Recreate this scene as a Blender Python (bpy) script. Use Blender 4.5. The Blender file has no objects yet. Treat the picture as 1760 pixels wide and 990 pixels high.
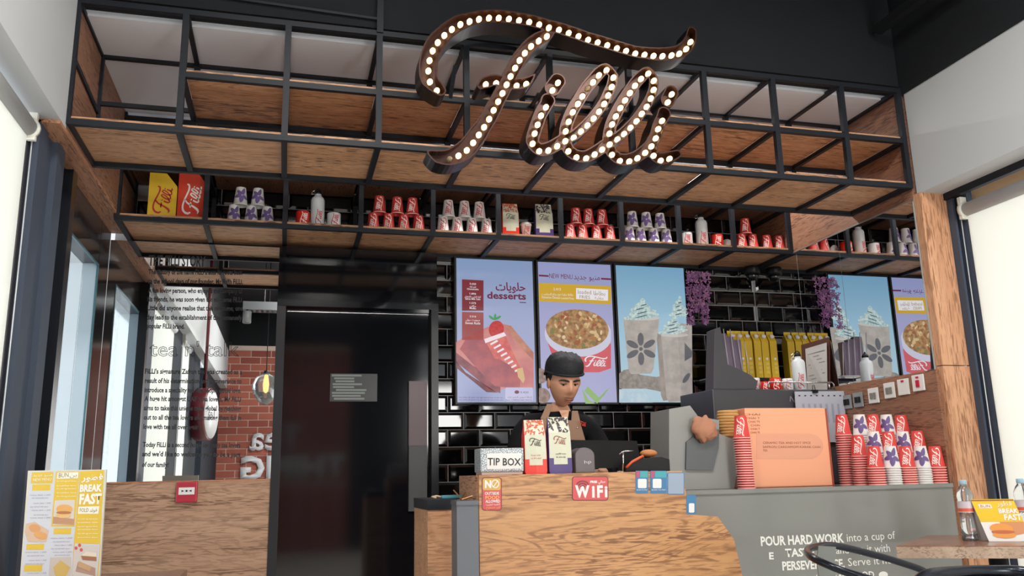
import bpy, bmesh, math, random, unicodedata
import numpy as np
from mathutils import Vector, Matrix
random.seed(7); rnd = random.random
SC = bpy.context.scene
COL = SC.collection
PI = math.pi
EYE = 1.1
# ------------------------------------------------------------------ camera
FPX, YAW, PIT, ROL = 1448.4, 0.26322, 0.21868, -0.02264
_cy, _sy = math.cos(YAW), math.sin(YAW)
FWD = Vector((_sy*math.cos(PIT), _cy*math.cos(PIT), math.sin(PIT)))
_r = Vector((_cy, -_sy, 0)); _u = _r.cross(FWD)
RT = _r*math.cos(ROL) + _u*math.sin(ROL)
UP = -_r*math.sin(ROL) + _u*math.cos(ROL)
cam = bpy.data.objects.new('camera', bpy.data.cameras.new('camera'))
cam.data.sensor_width = 36; cam.data.lens = FPX/1760*36
cam.data.clip_start = .05; cam.data.clip_end = 100
cam.matrix_world = Matrix(((RT.x, UP.x, -FWD.x, 0), (RT.y, UP.y, -FWD.y, 0), (RT.z, UP.z, -FWD.z, EYE), (0, 0, 0, 1)))
COL.objects.link(cam); SC.camera = cam
# ------------------------------------------------------------------ world, light, exposure
SC.view_settings.view_transform = 'Standard'; SC.view_settings.look = 'None'
SC.view_settings.exposure = -0.15; SC.view_settings.gamma = 1
SC.cycles.max_bounces = 8; SC.cycles.glossy_bounces = 5; SC.cycles.transmission_bounces = 6
SC.cycles.sample_clamp_indirect = 4
w = bpy.data.worlds.new('world'); SC.world = w; w.use_nodes = True
w.node_tree.nodes['Background'].inputs[0].default_value = (.93, .97, 1, 1)
w.node_tree.nodes['Background'].inputs[1].default_value = 1.1
def area(name, loc, size, power, direction, color=(1, 1, 1)):
    l = bpy.data.lights.new(name, 'AREA'); l.shape = 'RECTANGLE'; l.size, l.size_y = size
    l.energy = power; l.color = color
    o = bpy.data.objects.new(name, l); COL.objects.link(o); o.location = loc
    o.rotation_euler = Vector(direction).to_track_quat('-Z', 'Y').to_euler()
    return o
# daylight outside the glass of the side windows; the front one is an added light
area('daylight_left', (-1.62, 1.6, 1.5), (5.5, 2.6), 78, (1, 0, .05), (.95, .98, 1))
area('daylight_right', (4.1, 1.0, 1.5), (5.5, 2.6), 95, (-1, 0, .05), (1, .98, .95))
area('added_front_light', (2.9, -4.3, 1.4), (1.9, 2.6), 240, (-.2, 1, .12), (1, .98, .95))  # added light behind the camera, no known window; brightens the soffits from below
# ceiling downlights of the room
for i, (lx, ly) in enumerate([(.2, 1.5), (2.0, 1.5), (.4, -1.2), (2.2, -1.2)]):
    area('ceiling_downlight', (lx, ly, 3.78), (.5, .5), 72, (0, 0, -1), (1, .96, .9))
area('added_counter_light', (2.0, 4.71, 3.135), (2.2, .03), 30, (0, 0, -1), (1, .97, .92))  # added lamp, tucked behind the rail to brighten the back counter
# ------------------------------------------------------------------ helpers
def lin(c): return c/12.92 if c <= .04045 else ((c+.055)/1.055)**2.4
def C(r, g, b): return (lin(r/255), lin(g/255), lin(b/255), 1)
def at(px, py, x=None, y=None, z=None):
    "world point where the sight line of a photo pixel meets a wall, front or shelf plane (z without eye height)"
    d = RT*(px-880) - UP*(py-495) + FWD*FPX
    k = (y/d.y) if y is not None else (x/d.x) if x is not None else (z/d.z)
    p = d*k
    return Vector((p.x, p.y, p.z+EYE))
MATS = {}
def mat(name, col, rough=.5, metal=0, spec=.5, coat=0, emit=None, es=1, trans=0, alpha=1, bump=0, bscale=200, vary=0):
    if name in MATS: return MATS[name]
    m = bpy.data.materials.new(name); m.use_nodes = True; nt = m.node_tree
    b = nt.nodes['Principled BSDF']
    b.inputs['Base Color'].default_value = col; b.inputs['Roughness'].default_value = rough
    b.inputs['Metallic'].default_value = metal; b.inputs['Specular IOR Level'].default_value = spec
    b.inputs['Coat Weight'].default_value = coat; b.inputs['Transmission Weight'].default_value = trans
    b.inputs['Alpha'].default_value = alpha
    if emit: b.inputs['Emission Color'].default_value = emit; b.inputs['Emission Strength'].default_value = es
    if bump or vary:
        tc = nt.nodes.new('ShaderNodeTexCoord'); n = nt.nodes.new('ShaderNodeTexNoise'); n.inputs['Scale'].default_value = bscale
        n.inputs['Detail'].default_value = 4
        nt.links.new(tc.outputs['Object'], n.inputs['Vector'])
        if bump:
            bp = nt.nodes.new('ShaderNodeBump'); bp.inputs['Strength'].default_value = bump; bp.inputs['Distance'].default_value = .002
            nt.links.new(n.outputs[0], bp.inputs['Height']); nt.links.new(bp.outputs[0], b.inputs['Normal'])
        if vary:
            n2 = nt.nodes.new('ShaderNodeTexNoise'); n2.inputs['Scale'].default_value = 6
            nt.links.new(tc.outputs['Object'], n2.inputs['Vector'])
            mx = nt.nodes.new('ShaderNodeMix'); mx.data_type = 'RGBA'
            mx.inputs[6].default_value = tuple(c*(1-vary) for c in col[:3])+(1,); mx.inputs[7].default_value = tuple(min(1, c*(1+vary)) for c in col[:3])+(1,)
            nt.links.new(n2.outputs[0], mx.inputs[0]); nt.links.new(mx.outputs[2], b.inputs['Base Color'])
    MATS[name] = m; return m
def screen_mat(name, col, col2=None, scale=30, k=1.0):
    "lit picture on a display: emission, optionally mottled between two colours"
    if name in MATS: return MATS[name]
    m = bpy.data.materials.new(name); m.use_nodes = True; nt = m.node_tree
    b = nt.nodes['Principled BSDF']; b.inputs['Base Color'].default_value = (.01, .01, .01, 1); b.inputs['Roughness'].default_value = .25
    b.inputs['Emission Strength'].default_value = k*1.08; b.inputs['Emission Color'].default_value = col
    if col2:
        tc = nt.nodes.new('ShaderNodeTexCoord'); n = nt.nodes.new('ShaderNodeTexNoise'); n.inputs['Scale'].default_value = scale; n.inputs['Detail'].default_value = 3
        r = nt.nodes.new('ShaderNodeValToRGB'); r.color_ramp.elements[0].position = .38; r.color_ramp.elements[0].color = col
        r.color_ramp.elements[1].position = .62; r.color_ramp.elements[1].color = col2
        nt.links.new(tc.outputs['Object'], n.inputs['Vector']); nt.links.new(n.outputs[0], r.inputs[0]); nt.links.new(r.outputs[0], b.inputs['Emission Color'])
    MATS[name] = m; return m
def wood(name, light, mid, dark, axis='X', scale=1.0, rough=.55, figure=.0, seed=0, fine=1.0):
    "oak veneer: short fine pores along one axis, with optional cathedral figure"
    if name in MATS: return MATS[name]
    m = bpy.data.materials.new(name); m.use_nodes = True; nt = m.node_tree; N = nt.nodes; L = nt.links
    b = N['Principled BSDF']; b.inputs['Roughness'].default_value = rough
    tc = N.new('ShaderNodeTexCoord'); ai = 'XYZ'.index(axis)
    def noise(along, across, detail=3, dist=0, off=0):
        mp = N.new('ShaderNodeMapping'); q = [across*scale]*3; q[ai] = along*scale
        mp.inputs['Scale'].default_value = q; mp.inputs['Location'].default_value = (seed+off, seed*.7+off, seed*.3)
        n = N.new('ShaderNodeTexNoise'); n.inputs['Scale'].default_value = 1; n.inputs['Detail'].default_value = detail; n.inputs['Distortion'].default_value = dist
        L.new(tc.outputs['Object'], mp.inputs['Vector']); L.new(mp.outputs[0], n.inputs['Vector']); return n.outputs[0]
    def rng(x, a, b_, c=0, d=1):
        r = N.new('ShaderNodeMapRange'); r.inputs[1].default_value = a; r.inputs[2].default_value = b_; r.inputs[3].default_value = c; r.inputs[4].default_value = d
        L.new(x, r.inputs[0]); return r.outputs[0]
    def mth(op, x, y):
        r = N.new('ShaderNodeMath'); r.operation = op; r.use_clamp = op != 'SINE' and op != 'MULTIPLY'
        L.new(x, r.inputs[0])
        if isinstance(y, (int, float)): r.inputs[1].default_value = y
        else: L.new(y, r.inputs[1])
        return r.outputs[0]
    slow = noise(1.2, 14, 3, .4); pores = rng(noise(15, 170, 2, .2, 3), .50, .58)
    bands = rng(noise(1.6, 30, 3, .5, 7), .40, .62)
    fig = noise(.9, 4.5, 1.5, .25, 11)
    sn = mth('SINE', mth('MULTIPLY', fig, 150), 0); lines = rng(sn, .55, .95)
    dash = rng(noise(14, 60, 2, 0, 5), .35, .6)
    a = mth('MULTIPLY', pores, mth('ADD', mth('MULTIPLY', bands, .75), .25))
    f = mth('MULTIPLY', mth('MULTIPLY', lines, dash), figure)
    tot = mth('MAXIMUM', mth('MULTIPLY', a, .95), f)
    m1 = N.new('ShaderNodeMix'); m1.data_type = 'RGBA'; L.new(rng(slow, .35, .65), m1.inputs[0]); m1.inputs[6].default_value = light; m1.inputs[7].default_value = mid
    m2 = N.new('ShaderNodeMix'); m2.data_type = 'RGBA'; L.new(tot, m2.inputs[0]); L.new(m1.outputs[2], m2.inputs[6]); m2.inputs[7].default_value = dark
    L.new(m2.outputs[2], b.inputs['Base Color'])
    MATS[name] = m; return m
ORG = {}
def org(p): return ORG.get(p.name, Vector((0, 0, 0))) if p else Vector((0, 0, 0))
def tag(o, label=None, cat=None, group=None, kind=None):
    if label: o['label'] = label
    if cat: o['category'] = cat
    if group: o['group'] = group
    if kind: o['kind'] = kind
    return o
def thing(name, label, cat, loc=(0, 0, 0), group=None):
    o = bpy.data.objects.new(name, None); COL.objects.link(o); o.location = loc; o.empty_display_size = .05
    ORG[o.name] = Vector(loc); return tag(o, label, cat, group)
def group_root(name, loc=(0, 0, 0)):
    o = bpy.data.objects.new(name, None); COL.objects.link(o); o.location = loc; o['kind'] = 'structure'
    ORG[o.name] = Vector(loc); return o
class MB:
    def __init__(s): s.v = []; s.f = []; s.m = []; s.mi = 0; s.sm = []; s.smooth = False
    def add(s, vs, fs):
        k = len(s.v); s.v += [Vector(q) for q in vs]
        for f in fs: s.f.append([i+k for i in f]); s.m.append(s.mi); s.sm.append(s.smooth)
        return s
    def box(s, x0, x1, y0, y1, z0, z1):
        return s.add([(x0, y0, z0), (x1, y0, z0), (x1, y1, z0), (x0, y1, z0), (x0, y0, z1), (x1, y0, z1), (x1, y1, z1), (x0, y1, z1)],
                     [(0, 3, 2, 1), (4, 5, 6, 7), (0, 1, 5, 4), (1, 2, 6, 5), (2, 3, 7, 6), (3, 0, 4, 7)])
    def bar(s, a, b, w=.02, h=None, up=(0, 0, 1)):
        h = h or w; a = Vector(a); b = Vector(b); d = (b-a).normalized(); u = Vector(up)
        if abs(d.dot(u)) > .95: u = Vector((0, 1, 0))
        r = d.cross(u).normalized(); u = r.cross(d)
        q = []
        for p in (a, b):
            for i, j in ((-1, -1), (1, -1), (1, 1), (-1, 1)): q.append(p+r*(i*w/2)+u*(j*h/2))
        return s.add(q, [(0, 1, 2, 3), (7, 6, 5, 4), (0, 4, 5, 1), (1, 5, 6, 2), (2, 6, 7, 3), (3, 7, 4, 0)])
    def prism(s, poly, d):
        "poly: world points, extruded by vector d"
        n = len(poly); d = Vector(d); P = [Vector(p) for p in poly]
        return s.add(P+[p+d for p in P], [list(range(n)), list(range(2*n-1, n-1, -1))]+[(i, i+n, (i+1) % n+n, (i+1) % n) for i in range(n)])
    def poly(s, pts): return s.add(pts, [list(range(len(pts)))])
    def tube(s, pts, r, n=10, cap=True, closed=False):
        P = [Vector(p) for p in pts]; m = len(P); R = r if isinstance(r, (list, tuple)) else [r]*m
        ref = Vector((0, 0, 1)); vs = []; prev = None
        for i in range(m):
            a = P[i-1] if (i > 0 or closed) else P[i]; b = P[(i+1) % m] if (i < m-1 or closed) else P[i]
            d = (b-a).normalized()
            if prev is None:
                u = d.cross(ref if abs(d.z) < .9 else Vector((1, 0, 0))).normalized()
            else: u = (prev-d*prev.dot(d)).normalized()
            prev = u; v = d.cross(u)
            for k in range(n):
                a2 = 2*PI*k/n; vs.append(P[i]+(u*math.cos(a2)+v*math.sin(a2))*R[i])
        fs = []
        for i in range(m if closed else m-1):
            for k in range(n):
                j = (i+1) % m
                fs.append((i*n+k, i*n+(k+1) % n, j*n+(k+1) % n, j*n+k))
        if cap and not closed: fs += [list(range(n-1, -1, -1)), [(m-1)*n+k for k in range(n)]]
        t = s.smooth; s.smooth = True; s.add(vs, fs); s.smooth = t; return s
    def lathe(s, prof, c=(0, 0, 0), n=20, cap=True, ax='Z'):
        c = Vector(c); vs = []
        for r, z in prof:
            for k in range(n):
                a = 2*PI*k/n; p = (r*math.cos(a), r*math.sin(a), z)
                if ax == 'Y': p = (p[0], p[2], p[1])
                if ax == 'X': p = (p[2], p[0], p[1])
                vs.append(c+Vector(p))
        fs = [(i*n+k, i*n+(k+1) % n, (i+1)*n+(k+1) % n, (i+1)*n+k) for i in range(len(prof)-1) for k in range(n)]
        if cap: fs += [list(range(n-1, -1, -1)), [(len(prof)-1)*n+k for k in range(n)]]
        t = s.smooth; s.smooth = True; s.add(vs, fs); s.smooth = t; return s
    def ball(s, c, r, n=12, m=8, sc=(1, 1, 1)):
        c = Vector(c); vs = [c+Vector((0, 0, -r*sc[2]))]
        for i in range(1, m):
            t = PI*i/m
            for k in range(n):
                a = 2*PI*k/n; vs.append(c+Vector((r*sc[0]*math.sin(t)*math.cos(a), r*sc[1]*math.sin(t)*math.sin(a), -r*sc[2]*math.cos(t))))
        vs.append(c+Vector((0, 0, r*sc[2]))); e = len(vs)-1; fs = []
        for k in range(n):
            fs.append((0, 1+(k+1) % n, 1+k)); fs.append((e, e-n+k, e-n+(k+1) % n))
            for i in range(m-2): fs.append((1+i*n+k, 1+i*n+(k+1) % n, 1+(i+1)*n+(k+1) % n, 1+(i+1)*n+k))
        t = s.smooth; s.smooth = True; s.add(vs, fs); s.smooth = t; return s
    def build(s, name, mats, parent=None, local=False, bevel=0):
        me = bpy.data.meshes.new(name); o3 = Vector((0, 0, 0)) if local else org(parent)
        me.from_pydata([v-o3 for v in s.v], [], s.f)
        for q in (mats if isinstance(mats, (list, tuple)) else [mats]): me.materials.append(q)
        for p, i, k in zip(me.polygons, s.m, s.sm): p.material_index = i; p.use_smooth = k
        bm = bmesh.new(); bm.from_mesh(me); bmesh.ops.recalc_face_normals(bm, faces=bm.faces)
        if bevel: bmesh.ops.bevel(bm, geom=bm.edges, offset=bevel, segments=2, affect='EDGES', profile=.6)
        bm.to_mesh(me); bm.free()
        ob = bpy.data.objects.new(name, me); COL.objects.link(ob)
        if parent: ob.parent = parent; ORG[ob.name] = o3
        return ob
def struct(name, mb, m, parent=None):
    o = mb.build(name, m, parent)
    if not parent: o['kind'] = 'structure'
    return o
def copy_tree(o, parent=None):
    c = o.copy(); COL.objects.link(c)
    if parent: c.parent = parent
    for ch in list(o.children): copy_tree(ch, c)
    return c
def drop_tree(o):
    for c in list(o.children): drop_tree(c)
    bpy.data.objects.remove(o)
def shape_ar(s):
    non = 'ادذرزوأإآةىء '; out = ''
    for i, c in enumerate(s):
        n = unicodedata.name(c, '')
        if not n.startswith('ARABIC LETTER'): out += c; continue
        prev = i > 0 and s[i-1] not in non; nxt = i < len(s)-1 and s[i+1] != ' ' and s[i+1] != 'ء'
        j = c not in non
        f = 'MEDIAL' if prev and nxt and j else 'INITIAL' if nxt and j else 'FINAL' if prev else 'ISOLATED'
        try: out += unicodedata.lookup(n+' '+f+' FORM')
        except KeyError: out += c
    return out[::-1]
def text_mesh(body, bold=0, align='LEFT', spacing=1.0, outline=False):
    cu = bpy.data.curves.new('lettering', 'FONT'); cu.body = body; cu.size = 1; cu.align_x = align; cu.offset = bold
    cu.space_character = spacing; cu.resolution_u = 2
    if outline: cu.fill_mode = 'NONE'; cu.bevel_depth = .012; cu.bevel_resolution = 0
    o = bpy.data.objects.new('lettering', cu); COL.objects.link(o)
    bpy.context.view_layer.update()
    me = bpy.data.meshes.new_from_object(o.evaluated_get(bpy.context.evaluated_depsgraph_get()))
    bpy.data.objects.remove(o); bpy.data.curves.remove(cu)
    return me
def text(body, p0, p1, height, m, parent, ar=False, bold=0, nrm=(0, -1, 0), off=.0008, name='lettering', width=None, outline=False, flip=False):
    "lettering from p0 (baseline left) towards p1; scaled so that it ends at p1, cap height given"
    if ar: body = shape_ar(body)
    me = text_mesh(body, bold, outline=outline)
    if not me.vertices: return None
    p0 = Vector(p0); p1 = Vector(p1); u = (p1-p0); L = u.length; u = u/L; n = Vector(nrm); v = n.cross(u).normalized()
    if v.z < 0 and abs(v.z) > .3: v = -v
    xs = [q.co.x for q in me.vertices]; x0, x1 = min(xs), max(xs); sx = L/(x1-x0); sy = height/.73
    o3 = org(parent)
    for q in me.vertices:
        c = q.co.copy(); q.co = p0+u*((c.x-x0)*sx)+v*(c.y*sy)+n*(off+c.z*min(sx, sy))-o3
    me.materials.clear(); me.materials.append(m)
    o = bpy.data.objects.new(name, me); COL.objects.link(o); o.parent = parent; ORG[o.name] = o3
    return o
def ptext(body, x0, y0, x1, y1, hpx, m, parent, plane, ar=False, bold=0, **k):
    "same, with the two baseline ends and the cap height read off the photo on a plane"
    a = at(x0, y0, **plane); b = at(x1, y1, **plane)
    h = (at((x0+x1)/2, (y0+y1)/2-hpx, **plane)-at((x0+x1)/2, (y0+y1)/2, **plane)).length
    return text(body, a, b, h, m, parent, ar, bold, **k)
def ppoly(name, pts, m, parent, plane, off=0, nrm=(0, -1, 0), label=None):
    mb = MB(); n = Vector(nrm)*off
    mb.poly([at(*p, **plane)+n for p in pts]); o = mb.build(name, m, parent)
    if label: o['label'] = label
    return o
def ell(cx, cy, rx, ry, rot=0, n=20, a0=0, a1=2*PI):
    c, s = math.cos(rot), math.sin(rot); out = []
    for i in range(n):
        a = a0+(a1-a0)*i/(n if a1-a0 > 6.2 else n-1); x, y = rx*math.cos(a), ry*math.sin(a); out.append((cx+x*c-y*s, cy+x*s+y*c))
    return out
def rrect(x0, y0, x1, y1, r, n=4):
    out = []
    for cx, cy, a in ((x1-r, y0+r, -PI/2), (x1-r, y1-r, 0), (x0+r, y1-r, PI/2), (x0+r, y0+r, PI)):
        for i in range(n+1): t = a+PI/2*i/n; out.append((cx+r*math.cos(t), cy+r*math.sin(t)))
    return out
# ------------------------------------------------------------------ materials
M_BLACKWALL = mat('black_paint', C(24, 27, 31), .85, spec=.3, bump=.3, bscale=120, vary=.12)
M_STEEL = mat('dark_steel', C(27, 31, 38), .5, spec=.3)
M_GREYCEIL = mat('grey_board', C(232, 236, 246), .8, vary=.02)
M_WHITE = mat('white_paint', C(188, 191, 194), .8)
M_WOOD = [wood('oak_veneer_%d' % i, C(210, 162, 124), C(192, 142, 104), C(92, 60, 42), 'X', 1, seed=i*3.7, figure=(.6 if i == 2 else .15)) for i in range(3)]
M_WOODY = wood('oak_along_depth', C(196, 146, 116), C(180, 130, 100), C(100, 66, 48), 'Y', 1, seed=9, figure=.2)
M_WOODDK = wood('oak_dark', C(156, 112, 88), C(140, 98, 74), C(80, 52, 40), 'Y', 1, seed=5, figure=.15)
M_WOODZ = wood('oak_upright', C(206, 156, 120), C(196, 144, 108), C(136, 92, 64), 'Z', .8, seed=2, figure=.25)
M_COUNTER = wood('oak_counter', C(200, 150, 102), C(190, 138, 90), C(124, 80, 48), 'X', .8, seed=3.3, figure=.75, rough=.45)
M_HALF = wood('oak_halfwall', C(186, 148, 120), C(174, 134, 106), C(118, 84, 62), 'X', .8, seed=11, figure=.55)
M_EDGE = wood('oak_edge', C(196, 140, 104), C(182, 122, 88), C(140, 90, 62), 'X', 1.5, seed=1)
M_TABLE = wood('walnut_table', C(150, 112, 92), C(128, 90, 72), C(92, 62, 50), 'X', 1, seed=4, rough=.25)
M_TABLEEDGE = wood('table_edge', C(178, 156, 136), C(158, 134, 116), C(120, 98, 82), 'X', 1, seed=4)
M_GLOSSBLACK = mat('gloss_black_laminate', C(15, 17, 22), .07, spec=.7)
M_SATINBLACK = mat('satin_black', C(22, 25, 31), .3)
M_TILE = mat('black_glazed_tile', C(10, 11, 14), .06, spec=.8)
M_GROUT = mat('grout', C(186, 188, 191), .8)
M_MIRROR = mat('mirror_silver', (.86, .88, .89, 1), 0.0, metal=1)
M_FRAMEBLUE = mat('anodised_window_frame', C(70, 79, 94), .6, spec=.25)
M_GLOSSFRAME = mat('dark_glossy_jamb', C(44, 40, 42), .12, spec=.35)
M_COUNTERGREY = mat('gloss_grey_laminate', C(132, 133, 130), .14, spec=.4)
M_RED = mat('cup_red', C(214, 66, 62), .45)
M_WHITEPAPER = mat('white_card', C(226, 224, 222), .5)
M_PURPLE = mat('purple_print', C(104, 84, 138), .55)
M_LOGORED = mat('logo_red', C(190, 40, 50), .5)
M_LOGOWHITE = mat('logo_white', C(245, 235, 230), .5)
M_RIM = mat('cup_rim', C(236, 190, 182), .5)
M_CERRED = mat('glazed_red', C(216, 44, 32), .25)
M_CERWHITE = mat('glazed_white', C(222, 226, 228), .25)
M_CHROME = mat('chrome', (.7, .7, .7, 1), .2, metal=1)
M_BLACKPL = mat('black_plastic', C(12, 12, 14), .45, spec=.3)
M_FLOOR = mat('pale_floor', C(206, 203, 196), .35, vary=.04, bscale=20)
# ------------------------------------------------------------------ dimensions (z without eye height -> Z())
XL, XR = -.93, 3.25
YF, YR = 3.65, 4.15                       # hanging frame, front and rear plane
ZB, ZM, ZT = 1.485+EYE, 1.745+EYE, 2.045+EYE
YW = 5.32                                 # tiled wall
YM = 5.20                                 # mirror / door plane
XWL, XWR = -1.03, 3.46                    # window planes
ZC = 2.75+EYE
YBACK = -3.8
# ------------------------------------------------------------------ shell
struct('floor', MB().box(-1.3, 3.8, YBACK-.2, YW+.2, -.1, 0), M_FLOOR)
struct('ceiling', MB().box(-1.3, 3.8, YBACK-.2, YF+.15, ZC, ZC+.1), M_BLACKWALL)
struct('wall_fascia', MB().box(-1.05, 3.35, YF+.0, YF+.12, ZT+.03, ZC), M_BLACKWALL)
struct('wall_upper_right', MB().box(XR, XR+.15, YBACK, YF, 2.02+EYE, ZC), M_BLACKWALL)
struct('wall_upper_left', MB().box(XL-.15, XL, YBACK, YF, 2.06+EYE, ZC), M_BLACKWALL)
struct('ceiling_soffit', MB().box(-1.05, 3.35, YF+.12, 4.82, ZT+.002, ZT+.03), M_GREYCEIL)
struct('wall_soffit_drop', MB().box(-1.05, 3.3, 4.8205, 4.9, 1.86+EYE, ZT+.03), M_GREYCEIL)
struct('ceiling_shelf_cover', MB().box(-1.05, 3.35, 4.9, YW+.12, 1.9+EYE, 1.93+EYE), M_BLACKWALL)
# bulkheads over the windows
struct('wall_left_bulkhead', MB().box(XL-.11, XL, YBACK, YF, 1.455+EYE, 2.06+EYE), M_WHITE)
struct('wall_right_bulkhead', MB().box(XR+.01, XR+.16, YBACK, YF-.02, 1.437+EYE, 2.02+EYE), M_WHITE)
# back wall with tiles
wb = MB().box(XL-.1, XR+.05, YW, YW+.12, 0, 2.1+EYE)
wall_back = struct('wall_back', wb, M_GROUT)
def tile_mesh(wd, ht, name):
    b = .016; d = .009
    b = min(b, wd*.3)
    mb = MB(); mb.add([(0, 0, 0), (wd, 0, 0), (wd, 0, ht), (0, 0, ht), (0, -.003, 0), (wd, -.003, 0), (wd, -.003, ht), (0, -.003, ht), (b, -d, b), (wd-b, -d, b), (wd-b, -d, ht-b), (b, -d, ht-b)],
           [(0, 1, 5, 4), (1, 2, 6, 5), (2, 3, 7, 6), (3, 0, 4, 7), (4, 5, 9, 8), (5, 6, 10, 9), (6, 7, 11, 10), (7, 4, 8, 11), (8, 9, 10, 11)])
    return mb
TW, TH, G = .204, .1075, .0045
tile_cache = {}
ntile = 0; rest = MB()
def put_tile(x, z, wd, ht):
    global ntile
    key = (round(wd, 3), round(ht, 3))
    if ntile >= 295:
        rest.add([Vector((x, YW-.0005, z))+v for v in tile_mesh(wd, ht, '').v], tile_mesh(wd, ht, '').f); return
    if key not in tile_cache:
        o = tile_mesh(wd, ht, 'tile').build('tile', M_TILE, None, local=True); tile_cache[key] = o
    else:
        o = tile_cache[key].copy(); COL.objects.link(o)
    o.parent = wall_back; o.location = (x, YW-.0005, z); ntile += 1
row0 = 1.26+EYE - 20*TH
order = []
for r in range(0, 40):
    z = row0+r*TH
    if z > 1.9+EYE: break
    if z+TH < EYE-.35: continue
    xa = (.89 if z < 1.36+EYE else XL+.01)
    x = 3.036+.1 - 20*TW + (0 if (r % 2) else TW/2)
    while x < XR:
        a = max(x, xa); b = min(x+TW-G, XR-.005)
        # skip tiles wholly behind the menu screens
        hid = a > 1.05 and b < 2.66 and z > .47+EYE and z+TH < 1.39+EYE
        if b-a > .02 and not hid: order.append((0 if z > .0+EYE else 1, a, z, b-a))
        x += TW
order.sort(key=lambda t: t[0])
for _, a, z, wd in order: put_tile(a, z, wd, TH-G)
if rest.v: o = rest.build('tile_rows', M_TILE, wall_back); o['kind'] = 'stuff'
# right wall: wood above the mirror, mirror, wood switch panel below
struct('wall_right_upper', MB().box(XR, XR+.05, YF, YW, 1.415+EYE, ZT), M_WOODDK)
mr = MB()
# mirror in three sheets with fine joints
js = [5.31]+[(at(1375, 500, x=XR).y), (at(1450, 500, x=XR).y), 3.66]
mirror_r = group_root('wall_right_mirror', (XR, 4.5, 1.7))
tag(mirror_r, kind='structure')
for a, b in zip(js[:-1], js[1:]):
    MB().box(XR, XR+.006, b+.0015, a-.0015, .485+EYE, 1.413+EYE).build('mirror_sheet', M_MIRROR, mirror_r)
MB().box(XR+.006, XR+.05, YF, YW, .3+EYE, 1.42+EYE).build('mirror_backing', mat('mirror_edge', C(190, 196, 196), .4), mirror_r)
struct('trim_1', MB().box(XR-.004, XR+.004, YF, YW, 1.411+EYE, 1.418+EYE), mat('thin_alu_trim', C(150, 140, 130), .4, metal=.6))
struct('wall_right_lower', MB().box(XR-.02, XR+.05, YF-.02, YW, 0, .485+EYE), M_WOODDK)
# wooden pilaster at right and window beyond
pil = group_root('wall_right_pilaster', (3.33, 3.62, 0))
MB().box(XR+.0, 3.415, 3.6, YF-.0, .5+EYE+.005, 1.437+EYE).build('panel', M_WOODZ, pil)
MB().box(XR+.0, 3.42, 3.6, YF-.0, 0, .5+EYE).build('panel', M_WOODZ, pil)
# ------------------------------------------------------------------ left wall : windows
M_GLASS = mat('clear_glass', (.9, .97, 1, 1), .02, trans=1, spec=.5)
M_TEAL = mat('pale_reveal', C(196, 216, 230), .4)
M_BLIND = bpy.data.materials.new('blind_fabric'); M_BLIND.use_nodes = True
nt = M_BLIND.node_tree; nt.nodes.clear()
o_ = nt.nodes.new('ShaderNodeOutputMaterial'); a_ = nt.nodes.new('ShaderNodeAddShader'); d_ = nt.nodes.new('ShaderNodeBsdfDiffuse'); t_ = nt.nodes.new('ShaderNodeBsdfTranslucent')
d_.inputs[0].default_value = (.3, .3, .29, 1); t_.inputs[0].default_value = (.55, .55, .52, 1)
nt.links.new(d_.outputs[0], a_.inputs[0]); nt.links.new(t_.outputs[0], a_.inputs[1]); nt.links.new(a_.outputs[0], o_.inputs[0])
lw = MB()
# columns / jambs between openings along Y
for y0, y1 in ((4.95, YM), (3.52, 3.95), (1.5, 2.12), (-.45, .8), (YBACK, -1.2)):
    struct('wall_left', MB().box(XWL-.085, XWL, y0, y1, 0, 1.455+EYE), M_GLOSSFRAME if y0 > 2.5 else mat('dark_column_paint', C(40, 46, 55), .7, spec=.2))
struct('wall_left_below', MB().box(XWL-.14, XWL-.002, YBACK, YM, 0, .1), M_GLOSSFRAME)
struct('wall_left_head', MB().box(XWL-.085, XWL-.001, 3.95, 4.95, 1.19+EYE, 1.455+EYE), M_GLOSSFRAME)
# blue-grey extrusions beside the blind
fr = MB()
fr.box(XWL, XWL+.03, 3.56, 3.68, 0, 1.45+EYE).box(XWL, XWL+.045, 3.78, 3.9, 0, 1.45+EYE).box(XWL, XWL+.02, 3.68, 3.78, 0, 1.45+EYE)
struct('window_1_frame', fr, M_FRAMEBLUE)
fr = MB().box(XWL-.0, XWL+.06, 4.0, 4.08, 0, 1.4+EYE)
struct('trim_2', fr, M_SATINBLACK)
win = group_root('window_2', (XWL-.05, 4.65, 2.0))
MB().box(XWL-.08, XWL-.075, 3.95, 4.94, .1, 1.19+EYE).build('pane', M_GLASS, win)
f2 = MB(); f2.box(XWL-.074, XWL-.006, 4.935, 4.949, .1, 1.19+EYE).box(XWL-.074, XWL-.006, 3.951, 3.965, .1, 1.19+EYE)
f3 = MB().box(XWL-.006, XWL+.003, 4.93, 4.949, .1, 1.19+EYE).box(XWL-.006, XWL+.003, 3.97, 4.93, 1.178+EYE, 1.189+EYE)
f3.build('edge_seal', mat('teal_seal', C(70, 120, 132), .3), win)
f2.build('window_frame', M_TEAL, win)
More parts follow.
